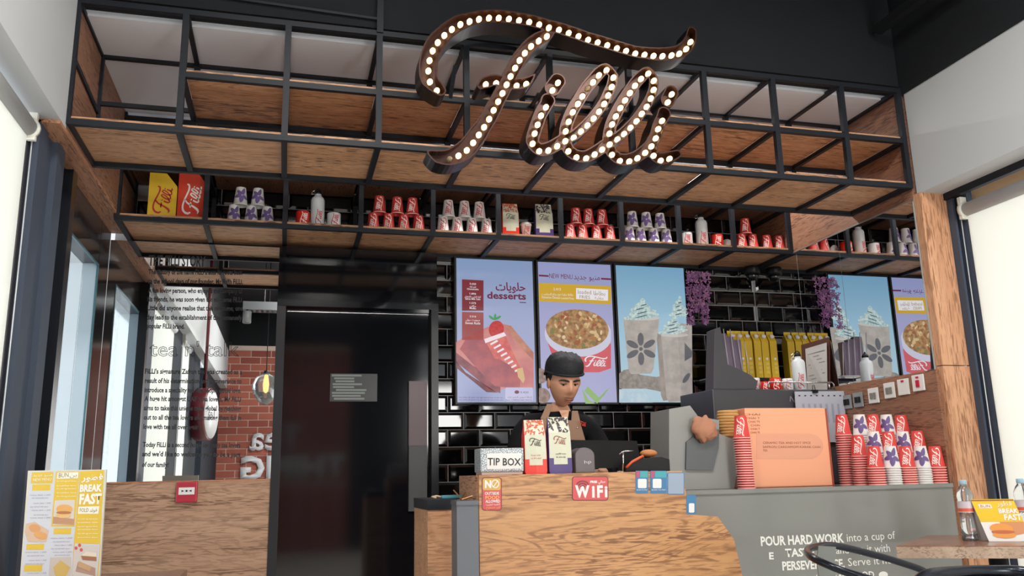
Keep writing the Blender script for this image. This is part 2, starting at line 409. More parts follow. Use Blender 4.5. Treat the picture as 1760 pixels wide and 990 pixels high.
def window_blind(name, label, x, y0, y1, ztop, sgn, group):
    t = thing(name, label, 'window blind', (x, (y0+y1)/2, ztop), group)
    MB().box(x-.001, x+.001, y0, y1, .04, ztop).build('blind_fabric', M_BLIND, t)
    tb = MB(); tb.lathe([(.036, y0), (.036, y1)], (x-.0, 0, ztop+.02), 16, ax='Y'); tb.build('roller_tube', M_WHITE, t)
    br = MB(); br.lathe([(.045, y1), (.045, y1+.02)], (x, 0, ztop+.02), 16, ax='Y'); br.box(x-.03, x+.03, y1+.005, y1+.025, ztop-.03, ztop+.09); br.build('bracket', mat('ivory_plastic', C(225, 225, 215), .4), t)
    ch = MB()
    for k, dy in ((0, .045), (1, .10)):
        ch.tube([(x+sgn*.012, y1+dy*.75, ztop), (x+sgn*.014, y1+dy*.75+.005, .3)], .0028, 6)
    c = ch.build('bead_chain', mat('chain_beads', C(196, 200, 204), .4), t)
    return t
window_blind('roller_blind', 'white roller blind pulled down over the left window', XWL+.0, 2.14, 3.5, 1.37+EYE, 1, 'roller blinds')
window_blind('roller_blind', 'second white roller blind seen in the left mirror behind the dark column', XWL+.0, .8, 1.46, 1.37+EYE, 1, 'roller blinds')
struct('window_3', MB().box(XWL-.05, XWL-.04, -1.2, -.45, 0, 1.455+EYE), M_GLASS)
# wooden trim boards around the left end of the shelf
struct('trim_3', MB().box(XWL-.01, XL-.001, 3.56, YM, 1.44+EYE, 1.462+EYE), M_WOODY)
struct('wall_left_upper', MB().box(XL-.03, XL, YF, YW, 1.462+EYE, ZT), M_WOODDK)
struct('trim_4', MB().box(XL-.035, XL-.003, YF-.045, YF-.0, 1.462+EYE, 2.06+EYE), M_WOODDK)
# ------------------------------------------------------------------ right windows
fr = MB(); fr.box(3.418, 3.432, 3.56, 3.62, 0, 1.43+EYE).box(3.455, 3.49, 3.5, 3.62, 0, 1.43+EYE).box(3.433, 3.455, 3.585, 3.62, 0, 1.43+EYE)
struct('window_4_frame', fr, M_FRAMEBLUE)
fr = MB().box(XWR-.06, XWR-.03, YBACK, 3.6, 1.40+EYE, 1.437+EYE)
struct('trim_5', fr, M_STEEL)
struct('wall_right_head', MB().box(XWR+.06, XWR+.08, YBACK, 3.6, 1.36+EYE, 1.6+EYE), mat('outside_band', C(214, 176, 132), .6))
window_blind('roller_blind', 'cream roller blind pulled down over the right window', 3.445, 1.6, 3.50, 1.3+EYE, -1, 'roller blinds')
window_blind('roller_blind', 'roller blind over the nearer right window outside the frame', 3.445, -1.2, 1.3, 1.3+EYE, -1, 'roller blinds')
struct('wall_right_column', MB().box(XWR-.03, XWR+.1, 1.35, 1.55, 0, 1.43+EYE), M_FRAMEBLUE)
struct('wall_right_rear', MB().box(XWR-.03, XWR+.1, YBACK, -1.2, 0, 1.43+EYE), M_FRAMEBLUE)
# ------------------------------------------------------------------ back of the room (seen in the mirror)
wbr = struct('wall_front_brick', MB().box(-1.1, 1.0, YBACK-.1, YBACK, 0, 2.15+EYE), mat('mortar', C(222, 200, 188), .9))
struct('wall_front_upper', MB().box(-1.1, 3.6, YBACK-.1, YBACK+.02, 2.15+EYE, ZC), M_BLACKWALL)
struct('wall_front_right', MB().box(1.0, 2.15, YBACK-.1, YBACK+.03, 0, 2.15+EYE), M_BLACKWALL)
BR = [mat('brick_%d' % i, c, .85, bump=.6, bscale=60, vary=.15) for i, c in enumerate((C(160, 88, 74), C(148, 78, 66), C(172, 98, 82)))]
bw, bh, bg = .30, .098, .014; brickm = {}
moreb = MB()
for r in range(22):
    z = EYE-.05+.003+r*(bh+bg)
    if z+bh > 2.15+EYE: break
    x = -1.05-(0 if r % 2 else bw/2)
    while x < 1.0:
        a, b = max(x, -1.05), min(x+bw, .99)
        if b-a > .03:
            if a < .12:
                k = (round(b-a, 2), random.randrange(3))
                if k not in brickm:
                    o = MB().box(0, b-a, 0, .012, 0, bh).build('brick', BR[k[1]], None, local=True, bevel=.003); brickm[k] = o
                else: o = brickm[k].copy(); COL.objects.link(o)
                o.parent = wbr; o.location = (a, YBACK, z)
            else: moreb.box(a, b, YBACK, YBACK+.012, z, z+bh)
        x += bw+bg
for r in range(9):
    z = .01+r*(bh+bg)
    for k in range(7): moreb.box(-1.05+k*(bw+bg)-(0 if r % 2 else .0), -1.05+k*(bw+bg)+bw-(.05 if k == 6 else 0), YBACK, YBACK+.012, z, z+bh)
o = moreb.build('brick_courses', BR[0], wbr); o['kind'] = 'stuff'
# ------------------------------------------------------------------ hanging frame over the counter
fr = thing('hanging_shelf_frame', 'large dark steel frame with oak boards hanging above the counter', 'shelf frame', (1.16, YF, ZB))
PX = [XL, -.49, -.05, .365, .78, 1.20, 1.62, 2.04, 2.445, 2.865, XR-.015]
Wd = .026
def bar(a, b, name, parent, w=Wd, h=None): return MB().bar(a, b, w, h).build(name, M_STEEL, parent)
for z in (ZB, ZM, ZT):
    x0 = XL if z != ZM else -.49
    bar((x0-Wd/2, YF, z), (XR-.002, YF, z), 'rail', fr); 
    bar((x0-Wd/2, YR, z), (XR-.002, YR, z), 'rail', fr)
bar((XL, YR, ZM+.05), (XR-.002, YR, ZM+.05), 'rail', fr, .02)
for i, x in enumerate(PX):
    bar((x, YF, ZB), (x, YF, ZT), 'post', fr, Wd+.0016)
    bar((x, YR, ZB), (x, YR, ZT), 'post', fr, Wd+.0016)
    bar((x, YF, ZB), (x, YR, ZB), 'crossbar', fr, Wd, .022)
    if i: bar((x, YF, ZM), (x, YR, ZM), 'crossbar', fr, .022)
    bar((x, YF, ZT), (x, YR, ZT-.0), 'crossbar', fr, .022)
bar((XL, YF, ZM+.03), (XL, YR, ZM), 'crossbar', fr, .022)
for i, (a, b) in enumerate(zip(PX[:-1], PX[1:])):
    MB().box(a+.013, b-.013, YF+.006, YR-.01, ZB+.012, ZB+.030).build('shelf_board', M_WOOD[i % 2], fr)
    if i: MB().box(a+.013, b-.013, YF+.006, YR-.01, ZM+.012, ZM+.030).build('shelf_board', M_WOOD[2 if i in (1, 7) else (i+1) % 2], fr)
for a, b in zip(PX[:-1], PX[1:]):
    pass
# vertical hanger bars up the fascia
bar((.365, YF-.012, ZT), (.365, YF-.012, ZC), 'hanger', fr, .03, .02)
bar((XL, YF-.012, ZT), (XL, YF-.012, ZC), 'hanger', fr, .03, .02)
MB().bar((-.93, YF-.012, ZT+.11), (.365, YF-.012, ZT+.07), .012).build('cable', M_STEEL, fr)
cd = MB(); cd.bar(at(1508, 52, y=3.6), at(1508, 52, y=3.6)+Vector((0, -1.6, 0)), .045, .05)
struct('trim_6', cd, mat('conduit_black', C(22, 24, 26), .5))
# ------------------------------------------------------------------ shelf unit on the wall
Y1, Y2 = 4.8, 5.30; ZL, ZLT = 1.418+EYE, 1.785+EYE
sh = thing('wall_display_shelf', 'long dark steel display shelf with oak boards above the menu screens', 'shelf', (1.16, Y1, ZL))
LX = [-.93, -.475, -.045, .385, .812, 1.216, 1.619, 2.025, 2.425, 2.815, XR-.015]
for y in (Y1, Y2-.005):
    bar((XL-.012, y, ZL), (XR-.002, y, ZL), 'rail', sh, .026)
bar((XL-.012, Y1, 2.0+EYE), (XR-.002, Y1, 2.0+EYE), 'rail', sh, .03)
bar((XL-.012, Y1, ZLT), (XR-.002, Y1, ZLT), 'rail', sh, .022)
for i, x in enumerate(LX):
    bar((x, Y1, ZL), (x, Y1, ZT-.01), 'post', sh, Wd+.0016)
    bar((x, Y2-.03, ZL), (x, Y2-.03, ZLT), 'post', sh)
    bar((x, Y1, ZL), (x, Y2, ZL), 'crossbar', sh, .026, .022)
    bar((x, Y1, ZLT-.06), (x, Y2-.02, ZLT-.06), 'crossbar', sh, .022)
for i, (a, b) in enumerate(zip(LX[:-1], LX[1:])):
    MB().box(a+.013, b-.013, Y1+.004, Y2, ZL+.012, ZL+.030).build('shelf_board', M_WOOD[i % 2], sh)
    MB().box(a+.013, b-.013, Y1+.01, Y2, ZLT+.0, ZLT+.018).build('top_board', M_WOODDK, sh)
ZS = ZL+.0305
# ------------------------------------------------------------------ marquee sign
def px2(p, y): q = at(690+p[0]*.3232, p[1]*.3232-4, y=y); return (q.x, q.z)
SY0, SY1 = 3.40, 3.52
F1 = [(188,483),(151,436),(143,378),(149,323),(166,271),(193,227),(228,189),(268,157),(313,131),(362,115),(412,103),(465,97),(517,97),(571,102),(625,110),(679,119),(732,132),(784,148),(837,160),(889,177),(941,194),(992,213),(1043,227),(1094,242),(1145,258),(1194,272),(1243,286),(1292,292),(1340,298),(1388,299),(1436,295),(1477,286),(1514,261),(1537,224)]
F2 = [(773,194),(730,218),(689,247),(656,283),(628,321),(604,362),(580,407),(559,451),(537,497),(514,541),(490,587),(466,634),(439,677),(411,718),(381,760),(347,800),(303,829),(255,847)]
F3 = [(448,450),(503,444),(612,457),(663,448)]
I1 = [(768,571),(742,616),(724,664),(708,711),(697,765),(732,805),(781,801),(828,778),(871,751)]
L1 = [(1127,413),(1090,374),(1050,401),(1019,438),(989,473),(962,513),(938,553),(911,597),(889,648),(873,699),(887,805),(930,838),(982,843),(1027,822),(1067,796),(1107,769)]
L1b = [(1118,463),(1099,508),(1078,553),(1051,594),(1022,631),(989,668),(955,700),(916,733)]
L2 = [(1342,430),(1312,392),(1274,420),(1242,456),(1215,495),(1189,534),(1164,575),(1140,619),(1120,662),(1106,711),(1119,824),(1161,857),(1211,859),(1255,842),(1296,813),(1329,779)]
L2b = [(1341,478),(1326,524),(1304,568),(1278,606),(1250,645),(1218,680),(1184,713),(1148,742)]
I2 = [(1386,643),(1365,687),(1352,736),(1340,829),(1378,855),(1425,845)]
D1 = [(832,441),(803,481)]; D2 = [(1437,502),(1416,545)]
def hw(n, f): return [f(i/(n-1)) for i in range(n)]
K = .3232*3.62/1448
# strokes: (centre line px, half widths in crop px)
SF = [([(205,490)]+F1[1:]+[(1545,178)], [34,50]+[52]*4+[47]*3+[40]*5+[38]*14+[42]*5+[38,30,5]),
      ([(800,150)]+F2+[(200,845),(150,822)], [30,36]+[40]*3+[42]*6+[46]*3+[52]*2+[54,52,46,38,14,2]),
      ([(420,470),(448,450),(503,436),(559,451),(612,457),(663,448),(712,406)], [18,34,34,34,34,30,2])]
SI = [([(780,545)]+I1, [42,38]+[38]*8),
      (L1[:2]+L1[2:10]+[(871,751)]+L1[10:], [28,30]+[36]*15), ([L1[0]]+L1b+[(871,751)], [30]*10),
      (L2[:2]+L2[2:10]+[(1100,769)]+L2[10:], [28,30]+[36]*15), ([L2[0]]+L2b+[(1107,769)], [30]*10),
      ([(1398,615)]+I2[:3]+[(1329,779),(1332,800)]+I2[3:]+[(1470,830)], [42,38,38,38,38,38,38,38,34,24]),
      ([(1329,779),(1340,829)], [34,34])]
SD1 = [(D1, [46, 46])]; SD2 = [(D2, [44, 44])]
M_SIGNOUT = mat('sign_black_metal', C(20, 17, 18), .35, metal=.2)
M_SIGNIN = mat('sign_bronze_inside', C(60, 34, 25), .35, metal=.5)
sign = thing('marquee_sign', 'large script marquee sign with glowing bulbs hanging in front of the shelf frame', 'sign', (1.2, SY0, 1.7+EYE))
def letters(strokes, name):
    segs = []
    for pts, ws in strokes:
        P = [px2(p, SY0) for p in pts]
        # catmull subdivision
        Q = []; W = []
        for i in range(len(P)-1):
            p0, p1, p2, p3 = P[max(0, i-1)], P[i], P[i+1], P[min(len(P)-1, i+2)]
            for k in range(3):
                t = k/3; t2, t3 = t*t, t*t*t
                Q.append(tuple(.5*((2*b)+(-a+c)*t+(2*a-5*b+4*c-d)*t2+(-a+3*b-3*c+d)*t3) for a, b, c, d in zip(p0, p1, p2, p3)))
                W.append((ws[i]*(1-t)+ws[i+1]*t)*K)
        Q.append(P[-1]); W.append(ws[min(len(P)-1, len(ws)-1)]*K)
        for a, b, wa, wb_ in zip(Q[:-1], Q[1:], W[:-1], W[1:]): segs.append((a, b, wa, wb_))
    S = np.array([[*a, *b, wa, wb_] for a, b, wa, wb_ in segs])
    x0, x1 = min(S[:, 0].min(), S[:, 2].min())-.08, max(S[:, 0].max(), S[:, 2].max())+.08
    z0, z1 = min(S[:, 1].min(), S[:, 3].min())-.08, max(S[:, 1].max(), S[:, 3].max())+.08
    h = .0055; nx, nz = int((x1-x0)/h)+2, int((z1-z0)/h)+2
    gx, gz = np.meshgrid(x0+h*np.arange(nx), z0+h*np.arange(nz), indexing='ij')
    D = np.full((nx, nz), 9.)
    for ax_, az, bx, bz, wa, wb_ in S:
        dx, dz = bx-ax_, bz-az; L2_ = dx*dx+dz*dz+1e-12
        t = np.clip(((gx-ax_)*dx+(gz-az)*dz)/L2_, 0, 1)
        D = np.minimum(D, np.hypot(gx-ax_-t*dx, gz-az-t*dz)-(wa+(wb_-wa)*t))
    def iso(c, mbs_fill, mb_wall):
        E = D-c; ids = {}
        def cut(i, j, k, l):
            a, b = E[i, j], E[k, l]; t = a/(a-b); return (x0+h*(i+(k-i)*t), z0+h*(j+(l-j)*t))
        for i in range(nx-1):
            for j in range(nz-1):
                e = (E[i, j], E[i+1, j], E[i+1, j+1], E[i, j+1])
                if min(e) >= 0: continue
                cs = ((i, j), (i+1, j), (i+1, j+1), (i, j+1)); poly = []; cr = []
                for q in range(4):
                    a, b = cs[q], cs[(q+1) % 4]; ea, eb = e[q], e[(q+1) % 4]
                    if ea < 0: poly.append((x0+h*a[0], z0+h*a[1]))
                    if (ea < 0) != (eb < 0):
                        p = cut(*a, *b); poly.append(p); cr.append(p)
                for mb, y in mbs_fill: mb.add([(p[0], y, p[1]) for p in poly], [list(range(len(poly)))])
                if len(cr) == 2 and mb_wall:
                    mb, ya, yb = mb_wall; (a, b), (c_, d) = cr
                    mb.add([(a, ya, b), (c_, ya, d), (c_, yb, d), (a, yb, b)], [(0, 1, 2, 3)])
    out = MB(); inn = MB()
    iso(0, [(out, SY1)], (out, SY0, SY1))
    iso(-.006, [(inn, SY0+.052)], (inn, SY0, SY0+.052))
    # rim: band between the two outlines
    def band():
        E0, E1 = D, D+.006
        for i in range(nx-1):
            for j in range(nz-1):
                idx = ((i, j), (i+1, j), (i+1, j+1), (i, j+1)); v0 = [E0[a] for a in idx]
                if min(v0) >= 0 or max(v0) <= -.006: continue
                poly = [(x0+h*a[0], z0+h*a[1], D[a]) for a in idx]
                for sgn, c in ((1, 0.), (-1, -.006)):
                    new = []
                    for q in range(len(poly)):
                        a, b = poly[q], poly[(q+1) % len(poly)]; ia = sgn*(a[2]-c) <= 0; ib = sgn*(b[2]-c) <= 0
                        if ia: new.append(a)
                        if ia != ib:
                            t = (c-a[2])/(b[2]-a[2]); new.append(tuple(a[k]+(b[k]-a[k])*t for k in range(3)))
                    poly = new
                    if len(poly) < 3: break
                if len(poly) >= 3: inn.add([(p[0], SY0, p[1]) for p in poly], [list(range(len(poly)))])
    band()
    def fin(mb, nm, m, par):
        o = mb.build(nm, m, par); bm = bmesh.new(); bm.from_mesh(o.data); bmesh.ops.remove_doubles(bm, verts=bm.verts, dist=1e-5)
        bmesh.ops.recalc_face_normals(bm, faces=bm.faces); bm.to_mesh(o.data); bm.free()
        return o
    a = fin(out, name, M_SIGNOUT, sign); fin(inn, 'bulb_tray', M_SIGNIN, a)
    return a
letters(SF, 'letter_body'); letters(SI, 'letter_body'); letters(SD1, 'letter_dot'); letters(SD2, 'letter_dot')
M_BULB = mat('warm_bulb', C(255, 226, 176), .3, emit=C(255, 214, 150), es=3.4)
M_BULBOFF = mat('clear_bulb', C(210, 190, 160), .1, trans=.6)
M_SOCKET = mat('brass_socket', C(200, 160, 110), .3, metal=.8)
off = {(255, 847), (989, 473)}
bl = MB(); bl.lathe([(.004, -.016), (.0088, -.009), (.0115, 0), (.0095, .008), (.005, .0115), (.0008, .013)], (0, 0, 0), 12, cap=True, ax='Y')
for v in bl.v: v.y = -v.y*1.25
proto = None; offp = None
ys = SY0+.018
for pts in (F1, F2, F3, I1, L1, L1b, L2, L2b, I2, D1, D2):
    for p in pts:
        q = at(690+p[0]*.3232, p[1]*.3232, y=ys)
        if p in off:
            o = bl.build('bulb', M_BULBOFF, None, local=True); o['label'] = 'unlit clear glass bulb'
        elif proto is None: proto = o = bl.build('bulb', M_BULB, None, local=True)
        else: o = proto.copy(); COL.objects.link(o)
        o.parent = sign; o.location = q-org(sign); o.scale = (1.15, 1.15, 1.15)
for x, z in ((.70, 1.85), (1.1, 1.75), (1.55, 1.95)):
    bar((x, SY1-.005, z+EYE), (x, YF-.0, (ZM if abs(z-1.8) < .1 else ZT)), 'bracket', sign, .016)
# ------------------------------------------------------------------ script mark used on cups, mugs and bags
def mark_quads(fn, strokes=None, grow=1.0):
    mb = MB(); allp = (strokes or SF+SI+SD1+SD2)
    for pts, ws in allp:
        k = 2 if len(pts) > 10 else 1
        idx = list(range(0, len(pts), k));
        if idx[-1] != len(pts)-1: idx.append(len(pts)-1)
        Q = [pts[i] for i in idx]; W = [ws[min(i, len(ws)-1)] for i in idx]
        vs = []
        for i, p in enumerate(Q):
            a = Q[max(0, i-1)]; b = Q[min(len(Q)-1, i+1)]; d = (b[0]-a[0], b[1]-a[1]); L = math.hypot(*d) or 1
            n = (-d[1]/L, d[0]/L); wv = W[i]*grow
            for s in (-1, 1):
                u = (p[0]+n[0]*wv*s-90)/1490; v = (900-(p[1]+n[1]*wv*s)-p[0]*.07)/1490
                vs.append(fn(u, v))
        mb.add(vs, [(2*i, 2*i+1, 2*i+3, 2*i+2) for i in range(len(Q)-1)])
    return mb
MARK_H = .56
def flat_mark(p0, ux, uy, n, m, parent, grow=1.0, name='script_mark'):
    p0, ux, uy, n = map(Vector, (p0, ux, uy, n))
    return mark_quads(lambda u, v: p0+ux*u+uy*v+n*.0012, grow=grow).build(name, m, parent)
# cups: r1 bottom of the cup (small), r2 mouth (large)
CH, R1, R2 = .108, .0275, .040
def cup_body(inv=True):
    p = [(R1-.002, .004), (R1, 0), (R1+.0005, .003), (R2-.001, CH-.006), (R2+.0022, CH-.004), (R2+.0022, CH), (R2-.002, CH), (R2-.0035, CH-.006), (R1-.003, .006)]
    if inv: p = [(r, CH-z) for r, z in p]
    mb = MB(); mb.lathe(p[1:], (0, 0, 0), 22, cap=False)
    q = [(r, z) for r, z in p[:1]]
    zc = CH-.004 if inv else .004
    n = 22; mb.add([((R1-.0015)*math.cos(2*PI*k/n), (R1-.0015)*math.sin(2*PI*k/n), zc) for k in range(n)], [list(range(n))])
    return mb
def cone(inv, e=.0013):
    def f(ang, z):  # ang 0 faces -Y
        t = z/CH; t = 1-t if inv else t
        r = R1+(R2-R1)*t+e; return Vector((r*math.sin(ang), -r*math.cos(ang), z))
    return f
def make_cup(kind, inv=True, name='paper_cup', label='', nested=False):
    base = {'red': M_RED, 'white': M_WHITEPAPER, 'flower': M_WHITEPAPER}[kind]
    o = cup_body(inv).build(name, base, None, local=True)
    f = cone(inv)
    rim = MB(); zz = 0 if inv else CH; s = 1 if inv else -1
    rim.lathe([(R2+.0025, zz), (R2+.0032, zz+s*.002), (R2+.0025, zz+s*.0045)], (0, 0, 0), 22, cap=False); rim.build('rim', M_RIM if kind == 'red' else M_WHITEPAPER, o, local=True)
    if nested: return o
    if kind in ('red', 'white'):
        def fn(u, v):
            return f(((v-.28)*2.15 if inv else -(v-.28)*2.15)+.08, (CH*.93-u*CH*.84) if inv else CH*.08+u*CH*.84)
        mark_quads(fn, grow=.95).build('script_mark', M_LOGOWHITE if kind == 'red' else M_LOGORED, o, local=True)
    else:
        mb = MB()
        for a, ln, wd in ((1.2, .046, .014), (2.35, .040, .014), (3.4, .044, .014), (4.6, .046, .015), (5.7, .040, .013)):
            for sc_a, sc_b in ((0, .34), (.34, .67), (.67, 1)):
                for i in range(12):
                    vs = []
                    for sc, ii in ((sc_a, i), (sc_b, i), (sc_b, i+1), (sc_a, i+1)):
                        t = 2*PI*ii/12; px_ = ln*.55+ln*.48*sc*math.cos(t); pz = wd*.8*sc*math.sin(t)*(1-.3*math.cos(t))
                        x = px_*math.cos(a)-pz*math.sin(a); z = px_*math.sin(a)+pz*math.cos(a)
                        vs.append(f((x+.004)/.034, min(max(CH*.52+z, .003), CH-.003)))
                    mb.add(vs, [(0, 1, 2, 3)])
        for a in (.3, 2.9):
            mb.add([f((.05*t*math.cos(a)+w_)/.034, CH*.52+.05*t*math.sin(a)) for t, w_ in ((0, 0), (.5, .002), (1, 0), (.5, -.002))], [(0, 1, 2, 3)])
        mb.build('flower_print', M_PURPLE, o, local=True)
    return o
def face_cam(o, extra=0.0): o.rotation_euler.z = math.atan2(-o.location.x, o.location.y)+extra
CUPS = {}
def put_cup(kind, loc, label, group, nested=False, inv=True, extra=None):
    k = (kind, nested, inv)
    if k not in CUPS: o = CUPS[k] = make_cup(kind, inv, nested=nested)
    else: o = copy_tree(CUPS[k])
    for q in ('label', 'group'):
        if q in o: del o[q]
    o.location = loc; face_cam(o, (rnd()-.5)*.25 if extra is None else extra); tag(o, label, 'paper cup', group); return o
YI = 4.90
ORD = ['first', 'second', 'third', 'fourth', 'fifth', 'sixth', 'seventh', 'eighth', 'ninth', 'tenth', 'eleventh', 'twelfth', 'thirteenth', 'fourteenth', 'fifteenth', 'sixteenth', 'seventeenth', 'eighteenth', 'nineteenth', 'twentieth', 'twenty-first', 'twenty-second', 'twenty-third', 'twenty-fourth']
def sx(px, py, y=YI): return at(px, py, y=y).x
def cup_row(kind, word, bot, top, py, where, group):
    for i, px in enumerate(bot):
        put_cup(kind, (sx(px, py), YI, ZS), '%s upturned cup, %s from left, bottom row %s' % (word, ORD[i], where), group)
    for i, px in enumerate(top):
        put_cup(kind, (sx(px, py-50), YI, ZS+CH+.001), '%s upturned cup, %s from left, top row %s' % (word, ORD[i], where), group)
cup_row('flower', 'white and purple flower', (402, 432, 459.5), (415, 444.5), 366, 'beside the vermilion box', 'flower cups beside the gift boxes')
cup_row('red', 'red', (641.5, 668, 694, 719.5), (652.5, 683, 709), 378, 'of the left red pyramid', 'left pyramid of red cups')
cup_row('white', 'plain white', (761.5, 786, 811, 836), (770.5, 798, 823.5), 385, 'of the white pyramid', 'pyramid of white cups')
cup_row('red', 'red', (980, 1001, 1025, 1048), (988.5, 1010, 1033.5), 400, 'of the middle red pyramid', 'middle pyramid of red cups')
cup_row('flower', 'purple flower', (1082, 1101, 1123.5, 1145), (1085.5, 1109.5, 1133), 408, 'of the flower cup pyramid', 'pyramid of flower cups')
cup_row('red', 'red', (1275, 1294, 1318, 1339), (1279,), 420, 'of the right red pyramid', 'right pyramid of red cups')
# mugs, bottles, bags
def make_mug(m, logo, up=True):
    h, r = .092, .040
    mb = MB(); mb.lathe([(r-.004, 0), (r, .003), (r, h-.002), (r-.002, h), (r-.004, h-.003), (r-.004, .006)], (0, 0, 0), 24, cap=False)
    mb.add([((r-.004)*math.cos(2*PI*k/24), (r-.004)*math.sin(2*PI*k/24), .006) for k in range(24)], [list(range(24))])
    o = mb.build('mug', m, None, local=True)
    hd = MB(); hd.tube([(.008, r-.002, h*.78), (.012, r+.022, h*.78), (.012, r+.03, h*.5), (.012, r+.02, h*.24), (.008, r-.002, h*.22)], .005, 8)
    hd.build('handle', m, o, local=True)
    f = lambda u, v: Vector(((r+.0008)*math.sin((v-.28)*-1.9+.1), -(r+.0008)*math.cos((v-.28)*-1.9+.1), h*.06+u*h*.86))
    mark_quads(f).build('script_mark', logo, o, local=True)
    return o
def make_bottle(loopside=-1):
    r, h = .040, .235
    mb = MB(); mb.lathe([(r-.006, 0), (r, .006), (r, h*.72), (r-.006, h*.78), (r-.018, h*.82), (.020, h*.84), (.020, h*.90)], (0, 0, 0), 24)
    o = mb.build('metal_bottle', mat('white_aluminium', C(206, 212, 216), .3), None, local=True)
    cp = MB(); cp.lathe([(.021, h*.88), (.022, h*.92), (.016, h*.96), (.008, h*.985)], (0, 0, 0), 16); cp.tube([(-.014, 0, h*.95), (-.012, 0, h*1.0), (0, 0, h*1.03), (.012, 0, h*1.0), (.014, 0, h*.95)], .0035, 6)
    cp.build('cap', M_BLACKPL, o, local=True)
    cl = MB(); cl.tube([(loopside*.02, -.004, h*.98), (loopside*.035, -.01, h*.93), (loopside*.036, -.014, h*.86), (loopside*.024, -.012, h*.87), (loopside*.016, -.006, h*.95)], .0022, 6, closed=True)
    cl.build('carabiner', M_CHROME, o, local=True)
    f = lambda u, v: Vector(((r+.0008)*math.sin((v-.28)*-1.7+.15), -(r+.0008)*math.cos((v-.28)*-1.7+.15), h*.03+u*h*.42))
    mark_quads(f).build('script_mark', M_LOGORED, o, local=True)
    return o
def place(o, x, y, z, label, cat, group=None, rot=None):
    o.location = (x, y, z); face_cam(o) if rot is None else setattr(o, 'rotation_euler', rot)
    for q in ('label', 'group'):
        if q in o: del o[q]
    return tag(o, label, cat, group)
mugR = make_mug(M_CERRED, M_LOGOWHITE); mugW = make_mug(M_CERWHITE, M_LOGORED); bott = make_bottle()
GM, GBt = 'mugs on the display shelf', 'metal bottles on the display shelf'
place(mugR, sx(520.5, 372), YI, ZS, 'glossy red mug standing left of the first white bottle', 'mug', GM)
place(bott, sx(546, 360), YI, ZS, 'white metal bottle with carabiner between the red and white mugs', 'bottle', GBt)
place(mugW, sx(574, 374), YI, ZS, 'white mug with red script right of the first white bottle', 'mug', GM)
place(copy_tree(mugW), sx(1180, 413), YI, ZS, 'white mug with red script left of the second white bottle', 'mug', GM)
place(copy_tree(bott), sx(1206, 400), YI, ZS, 'white metal bottle right of the flower cup pyramid', 'bottle', GBt)
place(copy_tree(mugR), sx(1233, 416), YI, ZS, 'glossy red mug standing right of the second white bottle', 'mug', GM)
o = MB().lathe([(.0005, 0), (.038, .001), (.040, .004), (.0005, .004)], (0, 0, 0), 24).build('cup_lid', M_WHITEPAPER, None, local=True)
place(o, sx(1253, 423), YI+.03, ZS+.0385, 'white disc lid leaning beside the right red cups', 'lid', rot=(PI/2+.35, 0, -.2)); o.location.z = ZS+.0375
def gift_box(x0, x1, pz, m, logo, label):
    a = at(x0, 364, y=YI-.03).x; b = at(x1, 364, y=YI-.03).x; h = at(x0, pz, y=YI-.03).z-ZS; h = max(h, .2)
    t = thing('gift_box', label, 'box', ((a+b)/2, YI, ZS), 'gift boxes on the display shelf')
    y0, y1 = YI-.03, YI+.07; wd = b-a
    MB().prism([(a, y0, ZS), (b, y0, ZS), (b, y0, ZS+h*.72), (a+wd*.60, y0, ZS+h), (a, y0, ZS+h)], (0, y1-y0, 0)).build('carton', m, t)
    flat_mark((a+wd*.92-.02, y0, ZS+h*.1), (0, 0, h*.62), (-wd*1.15, 0, 0), (0, -1, 0), logo, t)
    return t
gift_box(253, 302, 296, mat('box_yellow', C(226, 186, 36), .5), M_LOGORED, 'yellow gift box with red script at the shelf left end')
gift_box(304, 352, 290, mat('box_vermilion', C(214, 58, 26), .5), M_LOGOWHITE, 'vermilion gift box with white script beside the yellow box')
o = MB().ball((0, 0, 0), .014).build('white_knob', M_WHITEPAPER, None, local=True)
bx = at(305, 308, y=YI).x
M_BAGCREAM = mat('bag_cream', C(206, 208, 186), .4, bump=.3, bscale=40)
M_BAGRED = mat('bag_red', C(226, 56, 40), .35, bump=.3, bscale=40)
M_BAGPUR = mat('bag_purple', C(74, 56, 124), .35, bump=.3, bscale=40)
M_SPOTR = mat('leaf_print_red', C(206, 84, 50), .5); M_SPOTP = mat('leaf_print_plum', C(58, 44, 58), .5)
